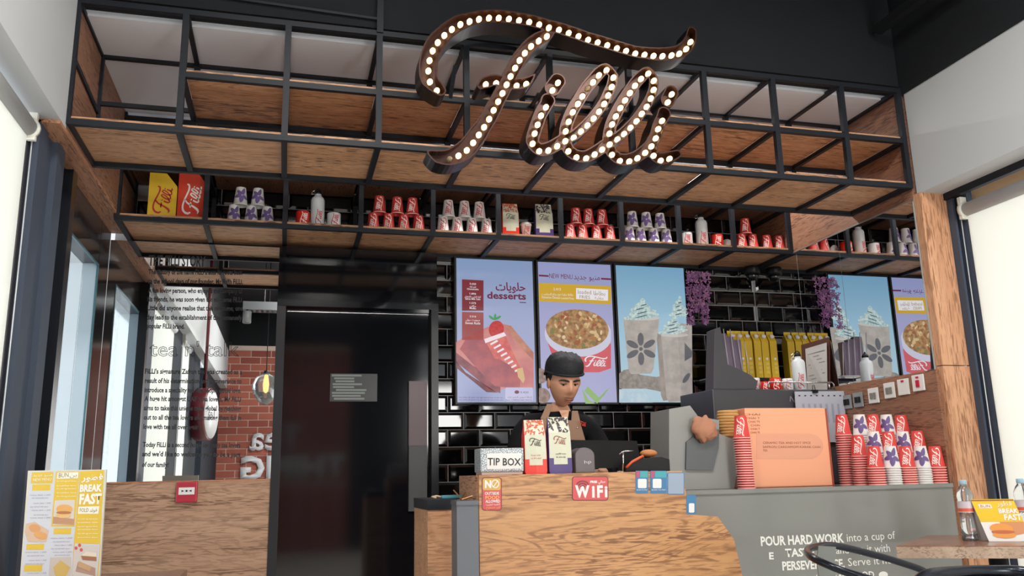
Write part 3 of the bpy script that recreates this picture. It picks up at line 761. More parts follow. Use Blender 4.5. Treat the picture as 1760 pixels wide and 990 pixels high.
def tea_bag(x, y, z, wd, h, dp, m, spot, label, rot, word=None, dark=None):
    t = thing('tea_bag', label, 'tea bag', (x, y, z), 'bags of tea')
    W2 = wd/2
    mb = MB()
    prof = [(0, dp/2, .92), (h*.05, dp/2, 1), (h*.4, dp*.48, .99), (h*.72, dp*.40, .97), (h*.84, dp*.2, .92), (h, dp*.05, .9)]
    rings = []
    for zz, d, k in prof:
        rings.append([(-W2*k, -d, zz), (0, -d*1.15, zz), (W2*k, -d, zz), (W2*k*1.02, 0, zz), (W2*k, d, zz), (0, d*1.1, zz), (-W2*k, d, zz), (-W2*k*1.02, 0, zz)])
    vs = [v for r in rings for v in r]; n = 8
    fs = [(i*n+k, i*n+(k+1) % n, (i+1)*n+(k+1) % n, (i+1)*n+k) for i in range(len(rings)-1) for k in range(n)]+[list(range(n))[::-1], [(len(rings)-1)*n+k for k in range(n)]]
    mb.add(vs, fs); o = mb.build('pouch', m, t, local=True)
    # front label follows the front face: columns at five levels
    def fr_(u, zz, e=.0012):  # u -1..1
        for (za, da, ka), (zb, db, kb) in zip(prof[:-1], prof[1:]):
            if za <= zz <= zb+1e-6:
                s = (zz-za)/(zb-za); d = da+(db-da)*s; k = ka+(kb-ka)*s
                return Vector((u*W2*k, -(d*(1.15-.15*abs(u)))-e, zz))
        return Vector((u*W2*.9, -dp*.05-e, h))
    def patch(name, cells, mm, e):
        mb = MB()
        for u0, u1, z0, z1 in cells:
            lv = sorted({z0, z1}|{q[0] for q in prof if z0 < q[0] < z1}); us = sorted({u0, u1}|({0.} if u0 < 0 < u1 else set()))
            for a, b in zip(lv[:-1], lv[1:]):
                for c, d in zip(us[:-1], us[1:]): mb.add([fr_(c, a, e), fr_(d, a, e), fr_(d, b, e), fr_(c, b, e)], [(0, 1, 2, 3)])
        return mb.build(name, mm, t, local=True)
    patch('front_label', [(-.97, .97, h*.27, h), (-.6, .6, h*.16, h*.27)], M_BAGCREAM, .001)
    mb = MB(); R = random.Random(len(label))
    for i in range(46):
        u, zz, a = R.uniform(-.9, .9), h*(1-R.random()**1.3*.25)-.004, R.random()*6.3; s = wd*.085
        pts = []
        for k in range(6):
            tt = 2*PI*k/6; p, q = s*math.cos(tt), s*.42*math.sin(tt); pts.append(fr_(max(-.97, min(.97, u+(p*math.cos(a)-q*math.sin(a))/W2)), max(h*.7, min(h, zz+p*math.sin(a)+q*math.cos(a))), .002))
        mb.add(pts, [list(range(6))])
    mb.build('leaf_print', spot, t, local=True)
    mark_quads(lambda u, v: fr_((u-.5)*1.15, h*.52+v*wd*.62, .0022)).build('script_mark', dark, t, local=True)
    if word:
        t.rotation_euler.z = 0
        for i, wl in enumerate(word):
            zz = z+h*(.33-.055*i); yy = y+fr_(0, h*.33).y
            text(wl, (x-wd*.22, yy, zz), (x+wd*.22, yy, zz), h*.03, spot, t, name='lettering')
    t.rotation_euler.z = rot
    return t
M_DARKMARK = mat('bronze_mark', C(66, 56, 44), .4)
def bag_px(x0, x1, ytop, ybot, y, zb, *a, **k):
    A = at(x0, ybot, y=y-.03); B = at(x1, ybot, y=y-.03); tp = at((x0+x1)/2, ytop, y=y)
    return tea_bag((A.x+B.x)/2, y, zb, B.x-A.x, tp.z-zb, .06, *a, **k)
bag_px(865, 893, 351, 404, YI, ZS, M_BAGRED, M_SPOTR, 'cream and red tea bag on the display shelf, left of the lidded cup', -.05, dark=M_DARKMARK)
bag_px(922, 952, 352, 408, YI, ZS, M_BAGPUR, M_SPOTP, 'cream and purple tea bag on the display shelf, right of the lidded cup', -.05, dark=M_DARKMARK)
o = make_cup('white', inv=False)
lid = MB(); lid.lathe([(R2+.003, CH-.002), (R2+.004, CH+.002), (R2+.001, CH+.006), (R2-.002, CH+.014), (R2-.006, CH+.015)], (0, 0, 0), 22); lid.build('lid', M_WHITEPAPER, o, local=True)
place(o, sx(904, 396), YI, ZS, 'white takeaway cup with lid between the two tea bags on the shelf', 'paper cup'); o.scale = (.85, .85, .82)
bpy.data.objects.remove([q for q in bpy.data.objects if q.name.startswith('white_knob')][0])
# ------------------------------------------------------------------ left mirror with the printed story
xm0, xm1 = XWL+.0, at(470, 700, y=YM).x
mir = group_root('wall_left_mirror', ((xm0+xm1)/2, YM, 1.8)); 
MB().box(xm0+.001, xm1, YM, YM+.008, EYE-.02, 1.40+EYE).build('mirror_sheet', M_MIRROR, mir)
MB().box(xm0+.001, xm1, YM+.008, YM+.03, EYE-.02, 1.40+EYE).build('mirror_backing', M_SATINBLACK, mir)
M_INK = mat('black_vinyl', C(24, 26, 30), .5)
pl = dict(y=YM)
ptext('THE FILLI STORY', 255, 456, 353, 458, 18, M_INK, mir, pl, bold=.03)
L_ = [(471, 255, 417, 'The history of the name FiLLi traces its roots back'), (487, 254, 417, 'to the school days of our founder, Mr Rafih FiLLi.'),
      (503, 254, 417, 'A fun loving person, who enjoyed the company of'), (518, 253, 417, 'his friends, he was soon given the nickname FiLLi.'),
      (533, 253, 417, 'Little did anyone realise that this nickname, one'), (549, 252, 416, 'day lead to the establishment of the immensely'), (564, 252, 317, 'popular FiLLi brand.'),
      (642, 249, 416, "FiLLi's signature Zafran tea was created as a"), (658, 249, 415, 'result of his determination and perseverance to'), (674, 248, 414, 'introduce a speciality tea that people would love.'),
      (689, 248, 414, "A huge hit amongst UAE's tea lovers, Mr FiLLi"), (705, 247, 414, 'aims to take this unique taste global by reaching'), (721, 247, 414, 'out to all the tea lovers and making them fall in'), (737, 246, 343, 'love with tea all over again.'),
      (768, 245, 413, 'Today FiLLi is a second home for many tea lovers'), (784, 244, 413, "and we'd like to welcome you to be a part"), (802, 244, 289, 'of our family!')]
for y, a, b, s in L_: ptext(s, a, y, b, y+1, 8.5, M_INK, mir, pl, bold=.03)
ptext("tea n' talk", 256, 612, 411, 612, 26, M_INK, mir, pl, outline=True)
# things standing in the room behind the camera, seen in that mirror
def mr_(px, py, V): p = at(px, py, y=V); return Vector((p.x, 2*YM-V, p.z))
t = thing('hanging_round_sign', 'oval dark red drum sign with white face hanging, seen in the left mirror', 'sign', mr_(349, 700, 10.3))
c = mr_(349, 712, 10.3)
mb = MB(); mb.lathe([(.02, -.09), (.29, -.09), (.30, -.08), (.30, .06), (.29, .07)], (c.x+.02, c.y, c.z), 32, ax='X'); mb.build('drum', mat('maroon_enamel', C(96, 36, 44), .3), t)
mb = MB(); mb.lathe([(.001, .071), (.275, .071), (.275, .078), (.001, .078)], (c.x+.02, c.y, c.z), 32, ax='X'); mb.build('face', mat('sign_white', C(220, 222, 226), .4), t)
t.rotation_euler.z = .2
text('Tea', (c.x+.099, c.y-.15, c.z-.05), (c.x+.099, c.y+.15, c.z-.05), .12, M_INK, t, nrm=(1, 0, 0))
MB().tube([(c.x, c.y, c.z+.3), (c.x, c.y, ZC)], .022, 10).build('pole', mat('maroon_enamel', (0, 0, 0, 1)), t)
c = mr_(457, 665, 10.8)
t = thing('pendant_lamp', 'clear glass globe pendant lamp on a black cord, seen in the left mirror', 'lamp', c)
MB().tube([(c.x, c.y, c.z+.2), (c.x, c.y, ZC)], .006, 6).build('cord', M_BLACKPL, t)
mb = MB(); mb.lathe([(.03, .17), (.12, .12), (.17, .02), (.15, -.08), (.09, -.18), (.02, -.22)], c, 20, cap=False); mb.build('glass_shade', mat('pendant_glass', (.85, .88, .9, 1), .03, trans=.92, spec=.8), t)
MB().lathe([(.03, .2), (.035, .16), (.03, .13)], c, 12).build('cap', M_BLACKPL, t)
MB().lathe([(.012, .12), (.025, .02), (.02, -.04), (.004, -.06)], c, 12).build('bulb', mat('filament', C(255, 190, 110), .3, emit=C(255, 180, 100), es=2.5), t)
c = mr_(425, 536, 10.5)
t = thing('cable_tray', 'perforated metal cable tray under the black ceiling, seen in the left mirror', 'cable tray', c)
mb = MB(); zt = c.z+.03
mb.box(-.55, 3.0, c.y+.0, c.y+.012, zt, zt+.10).box(-.55, 3.0, c.y-.2, c.y-.188, zt, zt+.1)
for k in range(60): mb.box(-.55+k*.06, -.55+k*.06+.03, c.y-.2, c.y, zt, zt+.004)
mb.build('tray', mat('galvanised', C(120, 124, 128), .4, metal=.6), t)
for x in (-.3, 1.2, 2.6): MB().tube([(x, c.y-.09, zt), (x, c.y-.09, ZC)], .006, 6).build('rod', M_CHROME, t)
t = thing('spot_lamp', 'grey cylinder spotlight below the cable tray, seen in the left mirror', 'lamp', c)
MB().lathe([(.045, -.14), (.05, -.13), (.05, .0), (.04, .01)], c, 18).build('housing', mat('spot_grey', C(110, 112, 114), .4), t)
MB().tube([c, (c.x, c.y, zt)], .012, 8).build('stem', M_BLACKPL, t)
c = mr_(466, 478, 9.2)
t = MB().lathe([(.001, ZC-.03), (.15, ZC-.03), (.16, ZC-.001)], (c.x+.03, c.y, 0), 24).build('ceiling_lamp', mat('opal_disc', C(190, 192, 196), .4))
tag(t, 'round pale ceiling lamp on the black ceiling, seen in the left mirror', 'lamp')
# raised white letters on the brick wall ("Tea" over "THING")
let = mat('white_acrylic', C(222, 224, 230), .35)
t = thing('wall_lettering', 'raised white letters on the red brick wall, read backwards in the left mirror', 'wall letters', (-.5, YBACK, 1.6))
def raised(s, x_right, x_left, zb, h, bold=.03):
    me = text_mesh(s, bold); xs = [q.co.x for q in me.vertices]; a, b = min(xs), max(xs); k = (x_right-x_left)/(b-a)
    bm = bmesh.new(); bm.from_mesh(me); r = bmesh.ops.extrude_face_region(bm, geom=bm.faces[:])
    for q in r['geom']:
        if isinstance(q, bmesh.types.BMVert): q.co.z += .05
    for q in bm.verts:
        c = q.co.copy(); q.co = Vector((x_right-(c.x-a)*k, YBACK+.014+c.z*.8, zb+c.y*h/.73))-org(t)
    bm.to_mesh(me); bm.free(); me.materials.clear(); me.materials.append(let)
    o = bpy.data.objects.new('letters', me); COL.objects.link(o); o.parent = t
g0 = mr_(412, 824, 14.15); g1 = mr_(471, 790, 14.15); e0 = mr_(428, 775, 14.1)
raised('THING', g0.x+1.62, g0.x, g0.z, .36, .04)
raised('Tea', e0.x+.78, e0.x, e0.z+.02, .40, .02)
# ------------------------------------------------------------------ half wall, door, black panel
struct('wall_half', MB().box(XWL+.002, xm1, YM-.09, YM-.001, 0, EYE+.003), M_HALF)
struct('wall_half_cap', MB().box(XWL+.002, xm1, YM-.092, YM, EYE+.003, EYE+.012), M_EDGE)
xd0, xd1 = at(478, 480, y=YM).x, .885
struct('wall_door_panel', MB().box(xm1+.001, at(750, 480, y=5.17).x, 5.15, YW, 1.0+EYE, 1.395+EYE), M_GLOSSBLACK)
struct('wall_door_side', MB().box(xm1+.001, xm1+.05, 5.17, YW, 0, 1.0+EYE), M_SATINBLACK)
dr = group_root('door_1', (.42, 5.16, 0))
jt = 1.015+EYE
MB().box(xm1+.0, xm1+.05, 5.1, 5.168, 0, jt).build('door_frame', M_SATINBLACK, dr)
MB().box(.852, .895, 5.1, 5.168, 0, jt).build('door_frame', M_SATINBLACK, dr)
MB().box(xm1+.0, .895, 5.095, 5.168, jt, jt+.04).build('door_head', M_GLOSSBLACK, dr)
MB().box(xm1+.05, .852, 5.165, 5.2, 0, jt).build('door_leaf', M_GLOSSBLACK, dr)
MB().box(xm1+.06, .845, 5.15, 5.155, jt-.024, jt-.020).build('head_strip', M_CHROME, dr)
# reflections in the door painted as colour: striped patch, upright strip at right
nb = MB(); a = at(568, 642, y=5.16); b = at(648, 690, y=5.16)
nb.box(a.x, b.x, 5.158, 5.1645, b.z, a.z); nt_ = nb.build('reflection_patch', mat('reflection_dark', C(52, 55, 57), .3), dr); nt_['label'] = 'striped grey reflection painted on the door'
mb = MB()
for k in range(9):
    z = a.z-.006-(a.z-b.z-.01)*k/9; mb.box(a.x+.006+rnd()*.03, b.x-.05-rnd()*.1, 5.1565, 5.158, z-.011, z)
o = mb.build('reflection_stripes', mat('reflection_pale', C(122, 130, 124), .4), nt_)
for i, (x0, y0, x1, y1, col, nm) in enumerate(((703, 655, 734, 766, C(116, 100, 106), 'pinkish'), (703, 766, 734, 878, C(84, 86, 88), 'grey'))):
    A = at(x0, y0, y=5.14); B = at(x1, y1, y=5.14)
    o = MB().box(A.x, B.x, 5.138, 5.163, B.z, A.z).build('side_panel', mat('reflection_strip_'+nm, col, .45), dr); o['label'] = nm+' upright reflection strip painted on the door'  # slab tinted like a reflection in the gloss door
# ------------------------------------------------------------------ fire alarm call point
c = at(322, 845.5, y=YM-.09)
t = thing('fire_alarm_call_point', 'small red fire alarm call point on top of the oak half wall', 'fire alarm', c)
s = .055
MB().box(c.x-s, c.x+s, c.y-.04, c.y, c.z-s, c.z+s).build('box', mat('alarm_red', C(178, 40, 60), .35), t, bevel=.006)
MB().box(c.x-s*.75, c.x+s*.75, c.y-.0435, c.y-.0405, c.z-s*.25, c.z+s*.45).build('window', M_WHITEPAPER, t)
mb = MB()
for k in (-1, 1): mb.prism([(c.x+k*.026, c.y-.0445, c.z+.012), (c.x+k*.012, c.y-.0445, c.z+.006), (c.x+k*.026, c.y-.0445, c.z-.0)], (0, -.001, 0))
mb.lathe([(.001, -.0455), (.006, -.0455), (.006, -.0435)], (c.x, c.y, c.z+.006), 12, ax='Y')
for v in mb.v[12:]: v.y = 2*c.y+(v.y-c.y)-c.y if False else v.y
mb2 = MB()
for k in (-1, 1): mb2.prism([(c.x+k*.026, c.y-.0445, c.z+.012), (c.x+k*.012, c.y-.0445, c.z+.006), (c.x+k*.026, c.y-.0445, c.z-.0)], (0, -.001, 0))
mb2.box(c.x-.005, c.x+.005, c.y-.0455, c.y-.0445, c.z+.001, c.z+.011); mb2.build('press_marks', M_INK, t)
# ------------------------------------------------------------------ menu screens
M_BEZEL = mat('screen_bezel', C(24, 26, 30), .35)
SXS = [(.195*5.27, .2985*5.27), (.3005*5.27, .4045*5.27), (.4065*5.27, .5085*5.27)]
YS = 5.25; SZ0, SZ1 = .4425+EYE, 1.4095+EYE
def screen(i, label):
    a, b = SXS[i]; t = thing('menu_screen', label, 'screen', ((a+b)/2, YS, SZ0))
    MB().box(a, b, YS, YW-.012, SZ0, SZ1).build('housing', M_BEZEL, t, bevel=.003)
    return t
BG1 = screen_mat('scr_blue', C(146, 160, 196)); BG3 = screen_mat('scr_cyan', C(132, 176, 200))
def gradient(name, c0, c1, c2, z0, z1):
    m = screen_mat(name, c0); nt = m.node_tree; b = nt.nodes['Principled BSDF']
    ge = nt.nodes.new('ShaderNodeNewGeometry'); sp = nt.nodes.new('ShaderNodeSeparateXYZ'); mr = nt.nodes.new('ShaderNodeMapRange'); r = nt.nodes.new('ShaderNodeValToRGB')
    mr.inputs[1].default_value = z0; mr.inputs[2].default_value = z1
    nt.links.new(ge.outputs['Position'], sp.inputs[0]); nt.links.new(sp.outputs[2], mr.inputs[0]); nt.links.new(mr.outputs[0], r.inputs[0])
    e = r.color_ramp.elements; e[0].color = c0; e[1].color = c2; q = e.new(.55); q.color = c1
    nt.links.new(r.outputs[0], b.inputs['Emission Color']); return m
G1 = gradient('scr_grad_a', C(150, 158, 196), C(158, 166, 200), C(122, 146, 184), SZ0, SZ1)
G2 = gradient('scr_grad_b', C(168, 168, 206), C(160, 160, 198), C(140, 148, 190), SZ0, SZ1)
G3 = gradient('scr_grad_c', C(176, 200, 212), C(150, 186, 206), C(110, 156, 186), SZ0, SZ1)
pl = dict(y=YS); OFFS = [0]
def sp_(name, pts, m, t, lv=1, label=None): return ppoly(name, pts, m, t, pl, off=.0006*lv, label=label)
def panel(i, t, m):
    a, b = SXS[i]; MB().box(a+.014, b-.014, YS-.0002, YS+.004, SZ0+.014, SZ1-.014).build('picture', m, t)
def st(s, x0, y0, x1, y1, h, m, t, lv=4, **k): return ptext(s, x0, y0, x1, y1, h, m, t, pl, off=.0006*lv, **k)
S_MAR = screen_mat('scr_maroon', C(118, 32, 44)); S_WH = screen_mat('scr_white', C(226, 222, 228)); S_MARTXT = screen_mat('scr_maroon_text', C(104, 30, 62))
# -- desserts
t = screen(0, 'left menu screen advertising desserts with a strawberry cake slice'); panel(0, t, G1)
sp_('price_box', [(794, 480), (831, 482), (831, 534), (794, 534)], S_MAR, t); sp_('price_box', [(794, 536), (831, 537), (831, 588), (794, 584)], screen_mat('scr_brick', C(150, 66, 66)), t)
for y, s, ar in ((489, '2.620', 0), (494, 'تشيز كيك', 1), (498, 'Cheesecake', 0), (506, '1.890', 0), (511, 'كيك الحليب بالزعفران', 1), (515, 'Safran Milk Cake', 0), (522, '1.575', 0), (527, 'مافن', 1), (531, 'Muffin', 0), (545, '2.310', 0), (551, 'سويت رول', 1), (557, 'Sweet Rolls', 0)):
    wd = {'Sweet Rolls': 26, 'Cheesecake': 20, 'سويت رول': 24, 'كيك الحليب بالزعفران': 28, 'Safran Milk Cake': 26}.get(s, 11)
    st(s, 812.5-wd/2, y, 812.5+wd/2, y+.8, 4.2 if s == 'Sweet Rolls' else 3, S_WH, t, ar=bool(ar), bold=.015)
st('حلويات', 852, 499, 903, 500, 14, S_MARTXT, t, ar=True, bold=.02)
st('desserts', 837, 513, 904, 515, 12, S_MARTXT, t, bold=.03)
sp_('underline', [(893, 519), (904, 519.5), (904, 521), (893, 520.5)], S_MARTXT, t)
S_PLANK = screen_mat('scr_plank', C(170, 108, 92), C(196, 136, 112), 14); S_DARKP = screen_mat('scr_plank_edge', C(84, 40, 52), C(120, 56, 66), 14)
sp_('serving_board', [(784, 588), (800, 578), (838, 562), (866, 557), (878, 560), (917, 606), (917, 668), (866, 668), (850, 673), (784, 608)], screen_mat('scr_rose', C(188, 110, 112), C(206, 134, 126), 8), t, 1)
sp_('board_edge', [(784, 620), (800, 640), (852, 673), (856, 675), (836, 674), (784, 632)], S_DARKP, t, 2)
sp_('board_shadow', [(784, 606), (812, 628), (860, 652), (860, 676), (840, 668), (784, 622)], screen_mat('scr_wine', C(112, 52, 66), C(150, 76, 84), 12), t, 2)
sp_('board_side', [(866, 558), (878, 560), (917, 606), (917, 620), (890, 592)], S_PLANK, t, 3)
sp_('sauce', [(800, 584), (832, 584), (860, 618), (896, 640), (893, 668), (850, 664), (826, 640), (790, 600)], screen_mat('scr_sauce', C(176, 84, 88), C(148, 72, 84), 10), t, 3)
sp_('strawberry', ell(853, 566, 13, 15, .2), screen_mat('scr_berry', C(196, 56, 56), C(178, 40, 44), 60), t, 4)
for r_ in (-.9, .1, 1.0):
    sp_('leaf', ell(850+7*math.sin(r_), 548-3*math.cos(r_), 2.2, 6, r_, 10), screen_mat('scr_leaf', C(58, 150, 92)), t, 5)
S_CAKEW = screen_mat('scr_cream', C(232, 218, 224)); S_CAKER = screen_mat('scr_cakered', C(196, 84, 84), C(212, 110, 100), 20)
sp_('cake_slice', [(833, 585), (866, 572), (902, 650), (899, 659), (888, 640), (868, 620), (850, 616)], S_CAKER, t, 5)
sp_('cake_top', [(832, 583), (866, 571), (870, 577), (834, 590)], S_CAKEW, t, 6)
for k in range(9):
    x = 842+k*6.0; y = 590+k*6.6
    sp_('cream_stripe', [(x, y+1), (x+12-k*.7, y-6+k*.4), (x+14-k*.7, y-3+k*.4), (x+1.5, y+3.5)], S_CAKEW, t, 6)
sp_('biscuit', [(888, 634), (898, 632), (902, 652), (899, 659), (890, 648)], screen_mat('scr_biscuit', C(206, 170, 120)), t, 7)
sp_('sauce_box', rrect(868, 666, 916, 690, 3), screen_mat('scr_lilac', C(184, 184, 216)), t, 6)
st('0.420', 894, 676, 908, 676, 3.5, S_MARTXT, t, 8); st('إضافة صوص التشيز كيك', 872, 684, 914, 684, 3, S_MARTXT, t, 8, ar=True); st('Extra CHEESECAKE SAUCE', 869, 689, 914, 689, 3, S_MARTXT, t, 8)
sp_('sauce_icon', ell(888, 674, 4, 3), S_MARTXT, t, 8)
for y in (684, 688): st('may contain milk, gluten, nuts, eggs, soya and traces of other nuts', 789, y, 864, y+.5, 2.2, S_MARTXT, t, 8)
# -- loaded fries
t = screen(1, 'middle menu screen advertising loaded fries in a red bowl'); panel(1, t, G2)
sp_('stripe', [(926, 472), (943, 473), (943, 476), (926, 475)], S_MARTXT, t); sp_('stripe', [(1033, 477.5), (1051, 478.5), (1051, 481.5), (1033, 480.5)], S_MARTXT, t)
st('NEW MENU', 944, 478, 984, 480, 8.5, S_MARTXT, t, bold=.0); st('منيو جديد', 986, 480, 1031, 481.5, 10, S_MARTXT, t, ar=True)
sp_('yellow_band', [(926, 486), (1050, 492), (1050, 523), (926, 518)], screen_mat('scr_yellow', C(200, 160, 40)), t)
st('2.415', 951, 499, 964, 499.5, 4.5, S_WH, t); st('بطاطا مقلية مع دجاج الديناميت', 931, 507, 985, 508.5, 4, S_WH, t, ar=True); st('Dynamite Chicken Loaded Fries', 931, 512.5, 986, 515, 4, S_WH, t)
sp_('white_band', [(990, 495), (1045, 498), (1045, 517), (990, 514)], S_WH, t, 2)
S_OCH = screen_mat('scr_ochre', C(150, 126, 60))
st('loaded', 993, 505, 1016, 506, 7, S_OCH, t); st('FRIES', 996, 513, 1014, 514, 6, S_OCH, t); st('بطاطا', 1020, 507, 1040, 508, 7, S_OCH, t, ar=True); st('مقلية', 1022, 514, 1037, 515, 5, S_OCH, t, ar=True)
sp_('bowl', [(937, 577), (1050, 590), (1050, 633), (1030, 640), (990, 640), (955, 628), (947, 606)], screen_mat('scr_bowlred', C(192, 72, 84), C(206, 92, 100), 3), t, 2)
bw_ = [p for p in ell(990, 570, 53, 34, .06, 40)]
sp_('bowl_rim', [(min(x, 1050), y) for x, y in ell(994, 575, 58, 38, .06, 40)], screen_mat('scr_rimwhite', C(196, 196, 214)), t, 3)
S_FD = screen_mat('scr_fries', C(178, 140, 92), C(132, 92, 58), 34)
sp_('fries', [(min(x, 1050), y) for x, y in ell(992, 566, 54, 34, .06, 40)], S_FD, t, 4)
R = random.Random(3)
for k in range(80):
    a = R.random()*6.28; q = math.sqrt(R.random()); x, y = 992+48*q*math.cos(a), 566+29*q*math.sin(a)
    if x > 1047: continue
    c = R.choice([('scr_f1', C(206, 176, 130)), ('scr_f2', C(190, 150, 96)), ('scr_f3', C(150, 84, 54)), ('scr_f4', C(120, 118, 66)), ('scr_f5', C(214, 190, 150)), ('scr_f6', C(168, 112, 66))])
    sp_('fry_piece', ell(x, y, 2+R.random()*4, 1.5+R.random()*2, R.random()*3, 8), screen_mat(*c), t, 5+k % 4)
mq = mark_quads(lambda u, v: at(1004+u*40, 631-u*3.5-v*34, y=YS)+Vector((0, -.0034, 0))); mq.build('script_mark', S_WH, t)
S_GR = screen_mat('scr_green', C(140, 176, 110))
for pts in ([(1004, 672), (1022, 690), (1038, 680), (1044, 668), (1030, 684), (1010, 664)], [(1000, 668), (1012, 688), (1024, 694), (1006, 694)], [(1022, 690), (1050, 664), (1026, 694)]): sp_('herb', pts, S_GR, t, 4)
for (x, y) in ((932, 680), (928, 646)): sp_('mushroom', [(max(926, a), b) for a, b in ell(x, y, 14, 13, .5)], screen_mat('scr_mush', C(150, 126, 118), C(120, 96, 92), 30), t, 4)
# -- iced drinks
t = screen(2, 'right menu screen advertising iced drinks with flower printed cups'); panel(2, t, G3)
S_CUPG = screen_mat('scr_cupgrey', C(176, 168, 160), C(160, 152, 146), 16); S_DG = screen_mat('scr_darkgrey', C(92, 92, 98)); S_CR = screen_mat('scr_whip', C(196, 212, 208), C(150, 176, 176), 60)
sp_('beans', [(1064, 642), (1072, 636), (1084, 634), (1100, 644), (1128, 648), (1150, 644), (1188, 646), (1190, 678), (1150, 676), (1110, 668), (1064, 668)], screen_mat('scr_beans', C(150, 142, 134), C(126, 118, 112), 30), t, 1)
sp_('ice', [(1064, 669), (1104, 669), (1122, 692), (1064, 692)], screen_mat('scr_ice', C(170, 196, 210), C(190, 206, 214), 20), t, 2)
def cupshape(x0, x1, x2, x3, y0, y1): return [(x0, y0), (x1, y0), (x2, y1-8), (x2-4, y1), (x3+4, y1+1), (x3, y1-8)]
sp_('cup', cupshape(1128, 1160, 1152, 1136, 572, 688), screen_mat('scr_cup3', C(140, 130, 124), C(156, 146, 138), 16), t, 2)
sp_('cup', cupshape(1071, 1133, 1123, 1080, 547, 642), S_CUPG, t, 3)
sp_('cup', cupshape(1136, 1182, 1176, 1145, 576, 690), S_CUPG, t, 3); sp_('cup', [(1164, 556), (1189, 556), (1190, 691), (1172, 691)], screen_mat('scr_cup2', C(166, 158, 152), C(150, 142, 138), 16), t, 4)
sp_('cup_rim', ell(1102, 547, 31.5, 4), screen_mat('scr_rimgrey', C(190, 186, 180)), t, 4); sp_('cup_rim', ell(1159, 576, 23.5, 3.5), screen_mat('scr_rimgrey', C(0, 0, 0)), t, 4)
def whip(cx, cy, w_, h_, lv):
    for k in range(5):
        f = k/4; sp_('whipped_cream', ell(cx+math.sin(k*2)*2, cy-h_*f, w_*(1-f*.85), h_*.2, -.12, 14), S_CR, t, lv+k)
        if k < 4: sp_('drizzle', ell(cx+w_*.3*math.sin(k*3), cy-h_*f, w_*.4*(1-f*.7), 1, -.25, 8), screen_mat('scr_drizzle', C(72, 92, 108)), t, lv+k+1)
whip(1102, 544, 31, 26, 5); whip(1156, 570, 26, 22, 5); whip(1166, 540, 17, 26, 5)
def flower(cx, cy, s, lv=10):
    for k in range(6):
        a = k*PI/3+.5; sp_('petal', ell(cx+s*.62*math.cos(a), cy+s*.62*math.sin(a), s*.42, s*.2, a, 12), S_DG, t, lv)
    sp_('flower_centre', ell(cx, cy, s*.12, s*.12), S_DG, t, lv)
flower(1101, 600, 27); sp_('petal', [(1176, 589), (1190, 605), (1188, 614), (1176, 621)], S_DG, t, 10); sp_('petal', ell(1203-24, 650, 4, 10, .6), S_DG, t, 10)
# hanging cluster of purple blossom beside the right screen
R = random.Random(5); mb = MB(); base = MB()
out = [(1180, 470), (1219, 468), (1221, 500), (1217, 525), (1218, 556), (1210, 558), (1206, 530), (1190, 545), (1180, 540), (1182, 500)]
xs_ = lambda y: (1180, 1220) if y < 520 else (1181, 1218)
for k in range(330):
    y = R.uniform(468, 558); a, b = xs_(y); x = R.uniform(a, b)
    if y > 535 and 1192 < x < 1206: continue
    c = at(x, y, y=5.2-R.random()*.03); s = .009+R.random()*.006; th = R.random()*PI
    for q in range(3):
        aa = th+q*2*PI/3; d = Vector((math.cos(aa), -.3*R.random(), math.sin(aa)))*s; n_ = Vector((-math.sin(aa), 0, math.cos(aa)))*s*.5
        (mb if k % 3 else base).add([c, c+d*.6+n_, c+d*1.3, c+d*.6-n_], [(0, 1, 2, 3)])
t = thing('blossom_garland', 'cluster of purple blossom hanging at the edge of the right screen', 'garland', at(1200, 515, y=5.2))
o = mb.build('petals', mat('blossom_purple', C(134, 84, 138), .6), t); o['kind'] = 'stuff'
o = base.build('pale_petals', mat('blossom_pale', C(176, 120, 168), .6), t); o['kind'] = 'stuff'
MB().tube([at(1200, 556, y=5.19), at(1203, 515, y=5.2), at(1200, 466, y=5.22)], .004, 6).build('stem', mat('stem_brown', C(80, 60, 60), .7), t)
# two black domes: one real, its twin is the mirror image
c = at(1292, 462, y=5.18); c.z = ZL-.012
t = thing('dome_camera', 'black dome security camera under the shelf beside the mirror', 'camera', c)
MB().lathe([(.055, 0), (.058, -.012), (.056, -.05), (.048, -.056)], c, 24).build('housing', M_BLACKPL, t)
mb = MB(); mb.lathe([(.044, -.055), (.042, -.072), (.030, -.09), (.012, -.098), (.001, -.099)], c, 24); mb.build('dome', mat('smoked_dome', C(20, 24, 26), .04, spec=1), t)
# ------------------------------------------------------------------ oak front counter
YCT = 3.45
ct = thing('front_counter', 'oak veneered service counter in front of the barista', 'counter', (1.3, YCT, 0))
P = [at(823, 819, y=YCT), at(1172, 807, y=YCT), at(1180, 852, y=YCT), at(1183, 884, y=YCT), at(1234, 888, y=YCT), at(1262, 928, y=YCT), at(1276, 990, y=YCT)]
ztop = EYE+.003; P[0].z = P[1].z = ztop
xr_ = P[-1].x+.03
MB().prism([(P[0].x, YCT, 0), (P[0].x, YCT, ztop)]+[tuple(p) for p in P[1:]]+[(xr_, YCT, 0)], (0, .02, 0)).build('front_panel', M_COUNTER, ct)
MB().box(P[0].x-.006, P[0].x+.014, YCT+.0205, YCT+.38, 0, ztop).build('end_panel', M_WOODY, ct)
MB().box(P[0].x+.015, P[1].x-.0, YCT+.0205, YCT+.38, ztop-.03, ztop-.0).build('worktop', M_EDGE, ct)
